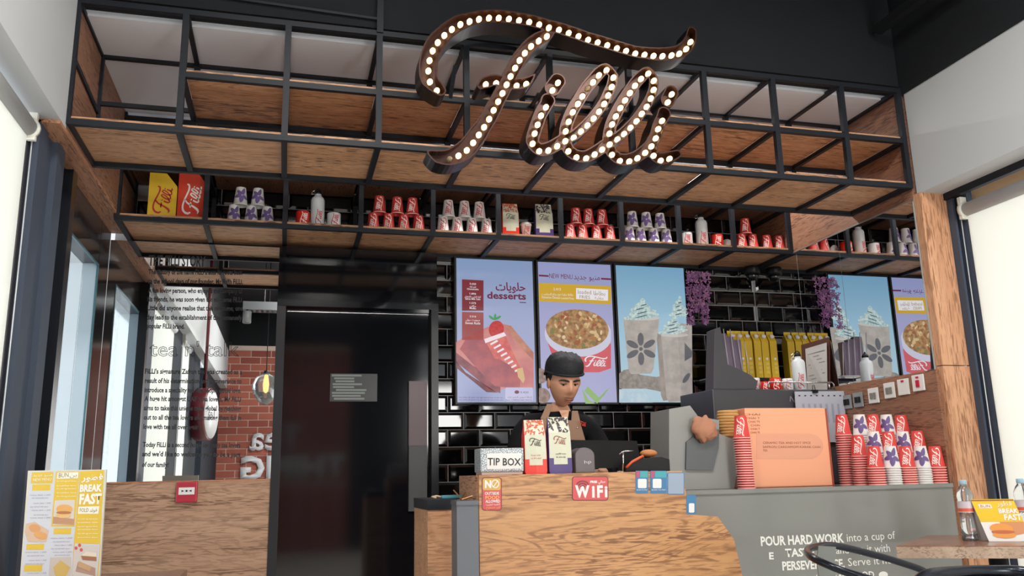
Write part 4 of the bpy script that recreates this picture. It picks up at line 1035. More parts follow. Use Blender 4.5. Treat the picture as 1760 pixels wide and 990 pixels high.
def sticker(name, label, x0, y0, x1, y1, border, fill, r=5):
    t = thing(name, label, 'sticker', at((x0+x1)/2, (y0+y1)/2, y=YCT), None)
    def slab(a, m, nm, d0, d1):
        pts = rrect(x0+a, y0+a, x1-a, y1-a, r-a*.7); mb = MB(); mb.prism([at(*p, y=YCT)+Vector((0, -d0, 0)) for p in pts], (0, -(d1-d0), 0)); return mb.build(nm, m, t)
    slab(0, border, 'border', .0002, .0012); slab(1.3, fill, 'ground', .0012, .0018); return t
plc = dict(y=YCT)
def ct_(s, x0, y0, x1, y1, h, m, t, lv=3, **k): return ptext(s, x0, y0, x1, y1, h, m, t, plc, off=.0018+.0004*lv, **k)
M_PINK = mat('sticker_red', C(206, 84, 86), .5); M_MARB = mat('sticker_border', C(110, 56, 60), .5); M_GOLD = mat('sticker_gold', C(206, 170, 84), .5); M_STW = mat('sticker_white', C(232, 226, 224), .5); M_ORNG = mat('sticker_orange', C(240, 170, 90), .5)
t = sticker('notice_sticker', 'tall rounded sticker reading NO OUTSIDE FOOD ALLOWED on the oak counter', 828, 820.5, 862.5, 877.5, M_MARB, M_PINK)
ppoly('gold_field', rrect(829.5, 822, 860, 842.5, 3), M_GOLD, t, plc, off=.0022)
ct_('N', 833, 838, 844, 838, 12.5, M_STW, t, bold=.05)
mb = MB(); cx, cy = 851, 831.5
o_ = ell(cx, cy, 6.8, 7.3, 0, 24); i_ = ell(cx, cy, 5.2, 5.7, 0, 24)
for k in range(24): mb.add([at(*q, y=YCT)+Vector((0, -.0026, 0)) for q in (o_[k], o_[(k+1) % 24], i_[(k+1) % 24], i_[k])], [(0, 1, 2, 3)])
mb.add([at(*q, y=YCT)+Vector((0, -.0028, 0)) for q in ((847, 836.5), (848, 837.5), (855.5, 827), (854.5, 826))], [(0, 1, 2, 3)]); mb.build('ban_ring', M_STW, t)
ct_('OUTSIDE', 833, 850.5, 857.5, 850, 5, M_STW, t, bold=.03); ct_('FOOD', 834, 858, 858, 857.5, 6, M_ORNG, t, bold=.03); ct_('ALLOWED', 834, 864, 859, 863.5, 5, M_STW, t, bold=.03)
ct_('الأطعمة الخارجية', 834.5, 869, 859, 868, 3.5, M_STW, t, ar=True); ct_('غير مسموح', 835, 874, 859, 873, 4.5, M_ORNG, t, ar=True)
t = sticker('wifi_sticker', 'red rounded sticker reading FREE WiFi on the oak counter', 983, 818.5, 1045.5, 860.5, M_MARB, M_PINK)
ct_('W', 988, 854, 1013, 854, 20, M_STW, t, bold=.05); ct_('i', 1017, 854, 1022, 854, 20, M_STW, t, bold=.05); ct_('F', 1026, 854, 1036, 854, 20, M_STW, t, bold=.05); ct_('i', 1039, 854, 1044, 854, 20, M_STW, t, bold=.03)
ct_('FREE', 1014, 830, 1026, 830, 3.8, M_STW, t, bold=.05); ct_('مجاني', 1028, 830, 1040, 829.5, 4.5, M_STW, t, ar=True, bold=.02)
mb = MB()
for r_ in (3.5, 7.5, 11.5):
    A_ = ell(1001, 839, r_, r_, 0, 12, -PI*.82, -PI*.18); B_ = ell(1001, 839, r_+1.6, r_+1.6, 0, 12, -PI*.82, -PI*.18)
    for k in range(11): mb.add([at(*q, y=YCT)+Vector((0, -.0034, 0)) for q in (A_[k], A_[k+1], B_[k+1], B_[k])], [(0, 1, 2, 3)])
mb.build('signal_arcs', M_MARB, t)
M_QB = mat('sticker_blue', C(62, 122, 168), .5); M_QT = mat('sticker_teal', C(70, 160, 170), .5)
for k, (x0, y0, x1, y1, lb) in enumerate(((1092, 809, 1114, 848, 'blue payment sticker left of its twin on the oak counter top edge'), (1117.5, 809, 1146, 848, 'second blue payment sticker on the oak counter top edge'), (1147, 812, 1176, 850, 'pale blue torn sticker at the right end of the oak counter'), (1179.5, 851, 1196, 884, 'small blue sticker below the torn one at the counter edge'))):
    t = sticker('payment_sticker', lb, x0, y0, x1, y1, M_QB, M_QB if k != 2 else mat('sticker_pale', C(150, 164, 186), .5), r=2)
    if k < 2: ppoly('teal_field', [(x0+8, y0+1), (x1-1, y0+1), (x1-1, y0+12), (x0+8, y0+12)], M_QT, t, plc, off=.0024)
    if k < 2: ppoly('magenta_field', [(x0+1, y0+1), (x0+8, y0+1), (x0+6, y0+12), (x0+1, y0+12)], mat('sticker_magenta', C(180, 80, 110), .5), t, plc, off=.0024)
    if k != 2: ppoly('white_square', rrect(x0+4, y0+14, min(x1-3, x0+19), y0+30, 2), M_STW, t, plc, off=.0024)
    if k < 2: ct_('SCAN TO PAY', x0+2, y0+34, x1-2, y0+34, 2.2, M_STW, t)
# low side unit with the grey post at its left
su = thing('side_unit', 'low oak side cabinet with dark top left of the oak counter', 'cabinet', (.66, 3.62, 0))
a = at(735, 875, y=3.62); b = at(786, 875, y=3.62); zt_ = at(760, 876, y=3.62).z
MB().box(a.x, b.x, 3.62, 4.0, 0, zt_).build('body', M_WOODZ if False else wood('oak_side', C(206, 158, 122), C(188, 138, 102), C(140, 98, 70), 'X', .8, seed=21, figure=.6), su)
MB().box(a.x-.003, b.x+.0, 3.615, 4.0, zt_, at(760, 858, y=3.62).z).build('top', M_STEEL, su)
M_POST = mat('brushed_grey_laminate', C(92, 96, 104), .45, vary=.12)
a = at(785, 870, y=3.32); b = at(822, 870, y=3.32)
pg = thing('grey_post', 'slate grey square bollard post beside the oak counter', 'post', ((a.x+b.x)/2, 3.37, 0))
zp = at(800, 861, y=3.32).z
MB().box(a.x, b.x, 3.32, 3.43, 0, zp-.015).build('shaft', M_POST, pg); MB().box(a.x-.002, b.x+.001, 3.315, 3.432, zp-.015, zp).build('cap', mat('post_cap', C(84, 88, 98), .4), pg)
# utensil and cloth peg lying on the side unit
zt2 = at(760, 858, y=3.62).z; c = at(770, 858, y=3.7)
t = thing('barrier_hook', 'teal strap with hook lying on the side cabinet top', 'strap', (c.x, 3.7, zt2))
MB().box(c.x-.03, c.x+.06, 3.69, 3.72, zt2+.001, zt2+.014).build('strap', mat('teal_strap', C(70, 140, 156), .5), t, bevel=.003)
MB().tube([(c.x-.03, 3.70, zt2+.007), (c.x-.05, 3.70, zt2+.012), (c.x-.07, 3.70, zt2+.008), (c.x-.055, 3.68, zt2+.005)], .005, 6).build('hook', mat('beige_hook', C(196, 170, 140), .5), t)
t = thing('keys', 'small bunch of bronze keys on the grey post', 'keys', (a.x+.03, 3.38, zp))
for k, an in enumerate((.2, 1.1, 2.3)):
    d = Vector((math.cos(an)*.045, math.sin(an)*.02, .012*(k+1))); MB().bar((a.x+.03, 3.37, zp+.006), Vector((a.x+.03, 3.37, zp+.006))+d, .008, .003).build('key', mat('bronze_key', C(150, 110, 70), .3, metal=.8), t)
# ------------------------------------------------------------------ tip box and tea bags on the counter
yc = YCT+.10; a = at(826, 812, y=YCT+.04); b = at(901, 812, y=YCT+.04)
tb = thing('tip_box', 'clear patterned box reading TIP BOX on the oak counter', 'box', ((a.x+b.x)/2, yc, ztop+.001))
M_LACE = bpy.data.materials.new('lace_print'); M_LACE.use_nodes = True; nt = M_LACE.node_tree
b_ = nt.nodes['Principled BSDF']; tc = nt.nodes.new('ShaderNodeTexCoord'); n = nt.nodes.new('ShaderNodeTexVoronoi'); n.inputs['Scale'].default_value = 110; n.feature = 'DISTANCE_TO_EDGE'
r = nt.nodes.new('ShaderNodeValToRGB'); r.color_ramp.elements[0].color = C(80, 92, 104); r.color_ramp.elements[0].position = .02; r.color_ramp.elements[1].color = C(190, 198, 202); r.color_ramp.elements[1].position = .16
nt.links.new(tc.outputs['Object'], n.inputs['Vector']); nt.links.new(n.outputs['Distance'], r.inputs[0]); nt.links.new(r.outputs[0], b_.inputs['Base Color']); b_.inputs['Roughness'].default_value = .3
h = at(860, 770, y=YCT+.04).z-ztop
MB().box(a.x, b.x, YCT+.04, YCT+.16, ztop+.012, ztop+h).build('box_body', M_LACE, tb, bevel=.006)
MB().box(a.x+.006, b.x-.006, YCT+.045, YCT+.155, ztop+.001, ztop+.012).build('foot', mat('pinkish_plinth', C(190, 166, 156), .5), tb)
py_ = YCT+.04
a1, b1 = at(837, 800, y=py_), at(896, 800, y=py_)
MB().box(a1.x, b1.x, py_-.0018, py_-.0002, ztop+.024, ztop+h-.022).build('paper_label', M_WHITEPAPER, tb)
ptext('TIP BOX', 838, 799.5, 895, 800, 13, M_INK, tb, dict(y=py_), off=.003, bold=.012)
bag_px(903, 941, 722, 810.5, YCT+.085, ztop, M_BAGRED, M_SPOTR, 'cream and red tea bag on the oak counter', -.03, word=('karak', 'chai'), dark=M_DARKMARK)
bag_px(945, 984, 717, 809.5, YCT+.085, ztop, M_BAGPUR, M_SPOTP, 'cream and purple tea bag on the oak counter', -.03, word=('saffron', 'tea'), dark=mat('copper_mark', C(150, 84, 66), .4))
# ------------------------------------------------------------------ till monitor
mo = thing('till_monitor', 'black till screen seen from behind with a grey rounded stand', 'monitor', (1.62, 3.72, ztop))
a = at(984, 808, y=3.72); b = at(1112, 808, y=3.72); tz = at(1040, 755, y=3.72).z
MB().prism([(a.x, 3.70, ztop+.02), (b.x, 3.78, ztop+.02), (b.x+.0, 3.82, tz-.005), (a.x, 3.74, tz+.0)], (.004, .03, 0)).build('display', M_BLACKPL, mo)
aw = at(989, 808, y=3.6); bw2 = at(1023, 808, y=3.6); th_ = at(1006, 769, y=3.6).z
pts = [(aw.x, ztop)]+[((aw.x+bw2.x)/2-(bw2.x-aw.x)/2*math.cos(PI*k/10), th_-.035+.035*math.sin(PI*k/10)) for k in range(11)]+[(bw2.x, ztop)]
MB().prism([(x, 3.6, z) for x, z in pts], (0, .09, 0)).build('stand', mat('stand_grey', C(96, 88, 92), .35), mo, bevel=.004)
ptext('hp', 1004, 797, 1016, 796, 6, mat('stand_mark', C(206, 206, 210), .3), mo, dict(y=3.6), off=.004)
# printer and cloths right of it
a = at(1075, 806, y=3.66); b = at(1152, 806, y=3.66); tz = at(1120, 790, y=3.66).z
t = thing('card_terminal', 'black card terminal lying on the counter right of the till', 'card terminal', ((a.x+b.x)/2, 3.7, ztop))
MB().prism([(a.x, 3.66, ztop+.001), (b.x, 3.66, ztop+.001), (b.x, 3.66, tz), (b.x-.04, 3.66, tz+.012), (a.x+.04, 3.66, tz+.004), (a.x, 3.66, ztop+.015)], (0, .1, 0)).build('body', M_BLACKPL, t, bevel=.004)
c = at(1105, 790, y=3.71)
MB().tube([(a.x+.0, 3.65, ztop+.02), (a.x+.03, 3.65, ztop+.045), (a.x+.09, 3.66, tz+.018)], .006, 6).build('orange_cord', mat('orange_cord', C(222, 92, 50), .5), t)
t = thing('pastry', 'golden brown pastry on the black terminal', 'pastry', (c.x, 3.71, tz+.01))
MB().ball((c.x+.03, 3.71, tz+.030), .036, 14, 8, (1.2, .8, .5)).build('crust', mat('pastry_crust', C(190, 124, 70), .6, bump=.6, bscale=80), t)
t = thing('silver_holder', 'small silver wire stand beside the till screen', 'stand', at(1071, 800, y=3.68))
A = at(1071, 806, y=3.68); B = at(1071, 776, y=3.68); A.z = ztop
mb = MB(); mb.tube([A, B], .004, 6).tube([B+Vector((-.02, 0, -.012)), B, B+Vector((.05, 0, .002))], .003, 6); mb.tube([A+Vector((-.03, 0, .003)), A+Vector((.03, 0, .003))], .003, 6); mb.build('wire', M_CHROME, t)
# ------------------------------------------------------------------ barista
def skin_mesh(name, V, E, Rr, m, parent, sub=2):
    me = bpy.data.meshes.new(name); o3 = org(parent); me.from_pydata([Vector(v)-o3 for v in V], E, [])
    o = bpy.data.objects.new(name, me); COL.objects.link(o)
    sk = o.modifiers.new('s', 'SKIN'); sk.use_smooth_shade = True
    for i, r_ in enumerate(Rr):
        me.skin_vertices[0].data[i].radius = r_ if isinstance(r_, tuple) else (r_, r_)
    me.skin_vertices[0].data[0].use_root = True
    su_ = o.modifiers.new('u', 'SUBSURF'); su_.levels = sub; su_.render_levels = sub
    bpy.context.view_layer.update()
    m2 = bpy.data.meshes.new_from_object(o.evaluated_get(bpy.context.evaluated_depsgraph_get()))
    bpy.data.objects.remove(o); o = bpy.data.objects.new(name, m2); COL.objects.link(o); m2.materials.clear(); m2.materials.append(m)
    for p in m2.polygons: p.use_smooth = True
    if parent: o.parent = parent; ORG[o.name] = o3
    return o
M_SKIN = mat('skin', C(204, 150, 120), .5, vary=.08)
M_SHIRT = mat('black_shirt', C(13, 13, 16), .85, spec=.2, bump=.3, bscale=60)
M_TROUS = mat('dark_trousers', C(30, 30, 36), .8)
pr = thing('person', 'man in black cap, black shirt and brown apron straps looking down behind the counter', 'person', (1.39, 4.2, 0))
hx, hy = at(972, 660, y=4.13).x, 4.15
hz = at(972, 652, y=4.13).z
neck = (hx+.0, 4.22, hz-.14)
cx = at(965, 760, y=4.2).x; zs = at(965, 716, y=4.2).z      # shoulder line
V = [(cx, 4.24, .95), (cx, 4.25, 1.10), (cx, 4.26, 1.28), (cx+.0, 4.26, zs-.06), (hx-.005, 4.245, zs+.02), (hx+.0, 4.225, hz-.10),
     (cx-.15, 4.26, zs-.03), (cx-.215, 4.23, zs-.13), (cx-.24, 4.16, 1.13), (cx-.14, 3.98, 1.09), (cx-.08, 3.94, 1.10),
     (cx+.15, 4.26, zs-.03), (cx+.20, 4.23, zs-.13), (cx+.22, 4.14, 1.12), (cx+.12, 3.97, 1.09), (cx+.06, 3.93, 1.10),
     (cx-.09, 4.24, .88), (cx-.10, 4.22, .48), (cx-.10, 4.25, .08), (cx-.10, 4.16, .035),
     (cx+.09, 4.24, .88), (cx+.10, 4.22, .48), (cx+.10, 4.25, .08), (cx+.10, 4.16, .035)]
E_ = [(0, 1), (1, 2), (2, 3), (3, 4), (4, 5), (3, 6), (6, 7), (7, 8), (8, 9), (9, 10), (3, 11), (11, 12), (12, 13), (13, 14), (14, 15), (0, 16), (16, 17), (17, 18), (18, 19), (0, 20), (20, 21), (21, 22), (22, 23)]
Rr = [(.13, .10), (.13, .10), (.145, .10), (.10, .07), (.052, .052), (.054, .054), .045, .052, .042, .030, .028, .045, .052, .042, .030, .028, .08, .06, .042, .038, .08, .06, .042, .038]
# fingers
def fingers(ix, sgn):
    p = Vector(V[ix]); d = Vector((-sgn*.25, -1, -.1)).normalized(); s = Vector((1, 0, 0)); out = []
    for k, (off_, ln) in enumerate(((-.024, .062), (-.008, .072), (.008, .068), (.023, .054))):
        i0 = len(V); b0 = p+s*off_+d*.03
        V.extend([tuple(b0), tuple(b0+d*ln*.55+Vector((0, 0, .004))), tuple(b0+d*ln+Vector((0, 0, -.014)))]); Rr.extend([.010, .0088, .0075]); E_.extend([(ix, i0), (i0, i0+1), (i0+1, i0+2)])
    i0 = len(V); b0 = p+s*(-sgn*-.026); V.extend([tuple(b0+d*.012+s*sgn*.012), tuple(b0+d*.04+s*sgn*.026)]); Rr.extend([.011, .009]); E_.extend([(ix, i0), (i0, i0+1)])
fingers(10, 1); fingers(15, -1)
body = skin_mesh('body', V, E_, Rr, M_SKIN, pr, 2)
# head: deformed sphere, local frame x = his left (image right), y = face direction, z up
nu, nv = 64, 48
vs = []
def g_(x, m, s): return math.exp(-((x-m)/s)**2)
for j in range(nv+1):
    ph = PI*j/nv
    for i in range(nu):
        th = 2*PI*i/nu
        x, y, z = math.sin(ph)*math.sin(th), math.sin(ph)*math.cos(th), math.cos(ph)
        X, Y, Z = x*.076, y*.098, z*.122
        if Z < 0: k = 1-.26*(-Z/.122)**1.3; X *= k*(1 if y > 0 else .95); Y *= (1-.10*(-Z/.122)) if y > 0 else (1-.45*(-Z/.122))
        if y > 0:
            fl = y**1.5
            Y += .021*g_(X, 0, .011)*g_(Z, -.022, .020)*fl + .010*g_(X, 0, .009)*g_(Z, .004, .022)*fl     # nose
            Y += .005*(g_(abs(X), .014, .008))*g_(Z, -.033, .008)*fl
            Y -= .011*g_(abs(X), .031, .014)*g_(Z, .010, .012)*fl       # eye sockets
            Y += .007*g_(Z, .030, .009)*g_(abs(X), .026, .024)*fl      # brow
            Y += .006*g_(X, 0, .022)*g_(Z, -.062, .006)*fl + .006*g_(X, 0, .019)*g_(Z, -.074, .006)*fl - .004*g_(X, 0, .022)*g_(Z, -.068, .003)*fl
            Y += .008*g_(X, 0, .02)*g_(Z, -.102, .014)*fl
            Y += .004*g_(abs(X), .048, .016)*g_(Z, -.02, .02)*fl
        vs.append((X, Y, Z))
fs = [(j*nu+i, j*nu+(i+1) % nu, (j+1)*nu+(i+1) % nu, (j+1)*nu+i) for j in range(nv) for i in range(nu)]
hm = MB(); hm.smooth = True; hm.add(vs, fs)
for s in (-1, 1):   # ears
    hm.ball((s*.078, -.004, -.004), .03, 12, 10, (.28, .55, 1.0)); hm.ball((s*.083, .004, .002), .018, 10, 8, (.3, .6, 1.1))
# head pose: looking down and to his left
hm_rot = Matrix.Rotation(PI+.04, 3, 'Z') @ Matrix.Rotation(-.30, 3, 'X')
# y axis of the head points to the camera (-Y), turned to image right
hpos = Vector((hx, hy+.01, hz-.012))
S_ = 1.04
def H(p): return hpos+hm_rot@(Vector(p)*S_)
head = MB(); head.smooth = True; head.add([H(v) for v in hm.v], hm.f)
tmp = head.build('head_tmp', M_SKIN, pr)
# join the head into the body mesh
bm = bmesh.new(); bm.from_mesh(body.data); bm.from_mesh(tmp.data); bm.to_mesh(body.data); bm.free(); bpy.data.objects.remove(tmp)
for p in body.data.polygons: p.use_smooth = True
M_EYEW = mat('eye_white', C(200, 190, 182), .3); M_DARKHAIR = mat('dark_hair', C(30, 22, 20), .8); M_LIP = mat('lips', C(140, 84, 74), .5); M_STUB = mat('stubble', C(112, 80, 66), .8)
for s in (-1, 1):
    e = MB(); e.ball(H((s*.031, .0775, .009)), .0125, 12, 8); e.build('eye', M_EYEW, pr)
    e = MB(); e.ball(H((s*.031+.002, .0870, .0045)), .0058, 10, 6); e.build('iris', M_DARKHAIR, pr)
    mb = MB(); mb.smooth = True
    mb.tube([H((s*.010, .1045, .0225)), H((s*.020, .1055, .026)), H((s*.034, .101, .029)), H((s*.047, .089, .027)), H((s*.056, .077, .021))], [.0028, .0050, .0050, .0040, .0016], 8); mb.build('eyebrow', M_DARKHAIR, pr)
    mb = MB(); mb.tube([H((s*.016, .088, .010)), H((s*.024, .0915, .0145)), H((s*.034, .0915, .0150)), H((s*.046, .082, .010))], [.002, .0048, .0048, .002], 8); mb.build('eyelid', M_SKIN, pr)
    mb = MB(); mb.tube([H((s*.017, .0885, .0065)), H((s*.026, .0935, .0098)), H((s*.036, .0915, .0098)), H((s*.046, .0825, .006))], [.0008, .0014, .0014, .0008], 6); mb.build('lashes', M_DARKHAIR, pr)
mb = MB(); mb.tube([H((-.024, .092, -.068)), H((-.010, .1005, -.066)), H((0, .102, -.067)), H((.010, .1005, -.066)), H((.024, .092, -.068))], [.0015, .0035, .003, .0035, .0015], 8); mb.build('upper_lip', M_LIP, pr)
mb = MB(); mb.tube([H((-.020, .092, -.073)), H((0, .1015, -.075)), H((.020, .092, -.073))], [.002, .0048, .002], 8); mb.build('lower_lip', M_LIP, pr)
mb = MB(); mb.tube([H((-.026, .094, -.059)), H((-.010, .103, -.056)), H((0, .104, -.057)), H((.010, .103, -.056)), H((.026, .094, -.059))], [.001, .0026, .0018, .0026, .001], 8); mb.build('moustache', M_STUB, pr)
mb = MB(); mb.smooth = True   # cropped hair at the sides and back
for s in (-1, 1): mb.ball(H((s*.066, -.022, .030)), .05, 14, 10, (.42, .95, .9))
mb.ball(H((0, -.052, .012)), .07, 16, 10, (.98, .62, 1)); mb.build('hair', M_DARKHAIR, pr)
# cap
capm = mat('black_cap_net', C(30, 31, 36), .6, spec=.3, bump=1, bscale=90, vary=.5)
cv = []; n1, n2 = 36, 12
for j in range(n2+1):
    t_ = j/n2
    for i in range(n1):
        a = 2*PI*i/n1; r_ = math.cos(t_*PI/2)**.62
        puff = 1.14+.10*math.sin(t_*PI)
        x = .081*puff*r_*math.sin(a); y = .103*puff*r_*math.cos(a)-.006; z = .056+.094*math.sin(t_*PI/2)+.004*math.sin(a*7+j*1.3)*(1 if 1 < j < n2 else 0)+.003*math.sin(a*13-j*2)*(1 if 0 < j < n2 else 0)-.02*(math.cos(a) < -.2)*(1-t_)
        cv.append(H((x, y, z)))
cf = [(j*n1+i, j*n1+(i+1) % n1, (j+1)*n1+(i+1) % n1, (j+1)*n1+i) for j in range(n2) for i in range(n1)]
mb = MB(); mb.smooth = True; mb.add(cv, cf)
mb.tube([H((.088*1.06*math.sin(2*PI*i/24), .106*1.07*math.cos(2*PI*i/24)-.005, .052-.018*(math.cos(2*PI*i/24) < -.2))) for i in range(24)], .007, 8, closed=True)
mb.build('cap', capm, pr)
# shirt with sleeves, collar
V2 = [(cx, 4.24, .90), (cx, 4.25, 1.10), (cx, 4.26, 1.28), (cx+.0, 4.26, zs-.055), (hx-.005, 4.25, zs+.0),
      (cx-.15, 4.26, zs-.035), (cx-.215, 4.23, zs-.13), (cx-.24, 4.16, 1.135), (cx-.16, 4.02, 1.10), (cx+.15, 4.26, zs-.035), (cx+.20, 4.23, zs-.13), (cx+.22, 4.14, 1.125), (cx+.14, 4.01, 1.10)]
E2 = [(0, 1), (1, 2), (2, 3), (3, 4), (3, 5), (5, 6), (6, 7), (7, 8), (3, 9), (9, 10), (10, 11), (11, 12)]
R2_ = [(.15, .12), (.15, .12), (.165, .12), (.145, .10), (.078, .072), .084, .074, .064, .05, .084, .074, .064, .05]
shirt = skin_mesh('shirt', V2, E2, R2_, M_SHIRT, pr, 2)
nk = Vector((hx-.003, 4.232, zs+.018))
mb = MB(); mb.smooth = True
for s in (-1, 1):
    mb.add([nk+Vector((s*.066, .02, .028)), nk+Vector((s*.070, -.03, .012)), nk+Vector((s*.018, -.085, -.05)), nk+Vector((s*.062, -.082, -.062)), nk+Vector((s*.088, -.03, -.018)), nk+Vector((s*.078, .02, .012))], [(0, 1, 4, 5), (1, 2, 3, 4)])
o = mb.build('collar', M_SHIRT, pr); md = o.modifiers.new('t', 'SOLIDIFY'); md.thickness = .005
MB().add([nk+Vector((-.028, -.071, .012)), nk+Vector((.028, -.071, .012)), nk+Vector((.004, -.098, -.06)), nk+Vector((-.004, -.098, -.06))], [(0, 1, 2, 3)]).build('neck_opening', M_SKIN, pr)
# apron
M_APR = mat('apron_brown', C(140, 108, 86), .7)
yb = 4.2-.075
mb = MB()
A0 = at(946, 692, y=4.16); A1 = at(938, 722, y=yb-.0); B0 = at(988, 700, y=4.16); B1 = at(993, 752, y=yb-.02)
for p, q, w1, w2 in ((at(945, 695, y=4.165), at(935, 720, y=4.125), .016, .020), (at(988, 706, y=4.165), at(990, 728, y=4.135), .016, .026)):
    mb.add([p+Vector((-w1, 0, 0)), p+Vector((w1, 0, 0)), q+Vector((w2, 0, 0)), q+Vector((-w2, 0, 0))], [(0, 1, 2, 3)])
o = mb.build('apron_strap', M_APR, pr); md = o.modifiers.new('t', 'SOLIDIFY'); md.thickness = .004
mb = MB(); q1 = at(934, 719, y=4.12); q2 = at(996, 724, y=4.12)
mb.add([q1+Vector((-.012, -.0, 0)), q2+Vector((.0, -.0, .0)), (q2.x+.05, 4.095, 1.14), (q1.x-.05, 4.095, 1.14)], [(0, 1, 2, 3)])
o = mb.build('apron_bib', M_APR, pr); md = o.modifiers.new('t', 'SOLIDIFY'); md.thickness = .005
MB().ball(at(992, 735, y=4.11), .005, 8, 6).build('rivet', M_CHROME, pr)
MB().tube([(cx-.1, 4.24, .95), (cx-.1, 4.22, .5), (cx-.1, 4.25, .06)], [.1, .08, .065], 14).build('trouser_leg', M_TROUS, pr)
MB().tube([(cx+.1, 4.24, .95), (cx+.1, 4.22, .5), (cx+.1, 4.25, .06)], [.1, .08, .065], 14).build('trouser_leg', M_TROUS, pr)
p = at(995, 729, y=4.10); q = at(1009, 731, y=4.12)
flat_mark(p+Vector((.0, -.0, -.008)), (q.x-p.x, .03, 0), (0, 0, .045), (0, -1, 0), mat('mark_redorange', C(214, 62, 48), .5), pr)
for s in (-1, 1): MB().ball((cx+s*.1, 4.17, .04), .05, 12, 8, (.9, 2.2, .75)).build('shoe', M_BLACKPL, pr)
# ------------------------------------------------------------------ grey counter with white lettering
YG = 3.62; zg = EYE-.087
gc = thing('grey_counter', 'glossy grey counter with white lettering on its front', 'counter', (2.4, YG, 0))
MB().box(1.60, XR-.021, YG, YG+.02, 0, zg-.018).build('front_panel', M_COUNTERGREY, gc)
MB().box(1.60, XR-.021, YG-.008, YG+.52, zg-.018, zg).build('worktop', M_COUNTERGREY, gc)
MB().box(1.60, 1.62, YG+.021, YG+.5, 0, zg-.019).build('end_panel', M_COUNTERGREY, gc)
plg = dict(y=YG); M_LET = mat('white_vinyl', C(232, 232, 228), .5)
def gt(s, x0, y0, x1, y1, h, **k): ptext(s, x0, y0, x1, y1, h, M_LET, gc, plg, **k)
gt('POUR HARD WORK', 1308, 938, 1451, 932, 16, bold=.03); gt('into a cup of', 1456, 931, 1539, 926, 14)
gt('E', 1322, 961, 1330, 961, 12, bold=.03); gt('TASTE', 1350, 957, 1400, 955, 14, bold=.03); gt('and top it with', 1437, 952, 1530, 948, 14)
gt('PERSEVERANCE.', 1345, 980, 1452, 975, 15, bold=.03); gt('Serve it hot', 1458, 973, 1540, 968, 14)
gt('another', 1380, 996, 1420, 995, 8); gt('t to GOOD', 1433, 996, 1503, 993, 12, bold=.02)
o = ppoly('cup_symbol', ell(1518, 988, 8, 6, 0, 16), M_LET, gc, plg, off=.001)
# ------------------------------------------------------------------ grey machine housing, panel, paper and basket on that counter (left part)
M_HOUS = mat('grey_housing', C(140, 141, 138), .5)
y0 = 3.80
gm = thing('grey_machine', 'light grey machine housing on the counter right of the barista', 'machine', (2.1, y0, zg))
P = [(1150, 703), (1186, 697), (1200, 716), (1236, 722), (1236, 745), (1262, 756), (1268, 800), (1262, 842), (1150, 842)]
q = [at(*p, y=y0) for p in P]; q[-1].z = q[-2].z = zg+.001
MB().prism(q, (0, .22, 0)).build('housing', M_HOUS, gm)
MB().prism([at(*p, y=y0)+Vector((0, -.001, 0)) for p in ((1178, 760), (1198, 744), (1234, 738), (1233, 770), (1224, 808), (1177, 807))], (0, -.012, 0)).build('dark_panel', mat('machine_dark_panel', C(88, 92, 94), .35), gm)
t = thing('paper_bag', 'crumpled brown paper bag lying on the grey machine', 'paper bag', at(1212, 735, y=3.78))
c = at(1210, 737, y=3.765)
mb = MB(); mb.smooth = True; R = random.Random(2)
mb.ball(c, .066, 18, 12, (1, .5, .92))
for v in mb.v:
    d = v-c; v += d*(.18*math.sin(d.x*160)*math.sin(d.z*130)+.08*math.sin(d.z*300+d.x*90))
mb.build('paper', mat('brown_paper', C(176, 122, 96), .75, bump=.5, bscale=50, vary=.2), t)
t = thing('wicker_basket', 'small round woven basket between the machine and the copper box', 'basket', at(1250, 745, y=3.83))
c = at(1252, 727, y=3.86)
mb = MB()
for k in range(9): mb.tube([(c.x+(.045+.006*math.sin(PI*k/8))*math.cos(2*PI*i/20), c.y+(.045)*math.sin(2*PI*i/20), c.z-.062+k*.0145) for i in range(20)], .0085, 6, closed=True)
mb.lathe([(.004, -.068), (.048, -.066), (.05, -.06)], c, 20); mb.build('weave', mat('wicker', C(196, 150, 90), .7, bump=.4, bscale=80), t)
# ------------------------------------------------------------------ leaning stack of red cups left of the copper box
def stack(kind, word, x, y, n, where, group, lean=0, pitch=.0118, z=None):
    z = zg+.0005 if z is None else z
    for k in range(n):
        top = k == n-1
        lb = '%s cup topmost of counter stack %s' % (word, where) if top else '%s cup, %s below top, stack %s' % (word, ORD[min(n-2-k, 23)], where)
        o = put_cup(kind, (x+lean*k, y, z+k*pitch), lb, None, nested=not top, extra=(rnd()-.5)*.3)
        if not top: o['group'] = group
c = at(1283, 835, y=3.72)
stack('red', 'red', c.x, 3.72, 21, 'left of the copper box', 'nested cups left of the copper box', lean=-.0002)
# ------------------------------------------------------------------ copper box
cb = thing('copper_box', 'large copper coloured box with rounded label beside the cup stacks', 'box', (2.5, 3.82, zg))
yb_ = 3.80; A = at(1300, 838, y=yb_).x; B = at(1432, 838, y=yb_).x; T = at(1400, 701, y=yb_).z
M_COP = mat('copper_card', C(236, 164, 128), .38, metal=.15, bump=.15, bscale=6)
MB().box(A-.03, B, yb_, yb_+.2, zg+.001, T).build('box_body', M_COP, cb, bevel=.006)
MB().box(B+.0, B+.012, yb_+.004, yb_+.196, zg+.001, T-.004).build('side_panel', mat('copper_dark', C(150, 62, 38), .4), cb)
plb = dict(y=yb_); M_COPT = mat('copper_text', C(150, 92, 66), .5)
q = [(1300, 745)]+[(1390+25*math.cos(a), 767+22*math.sin(a)) for a in [-PI/2+PI*k/12 for k in range(13)]]+[(1300, 789)]
ppoly('oval_label', q, mat('copper_label', C(222, 156, 126), .45), cb, plb, off=.001)
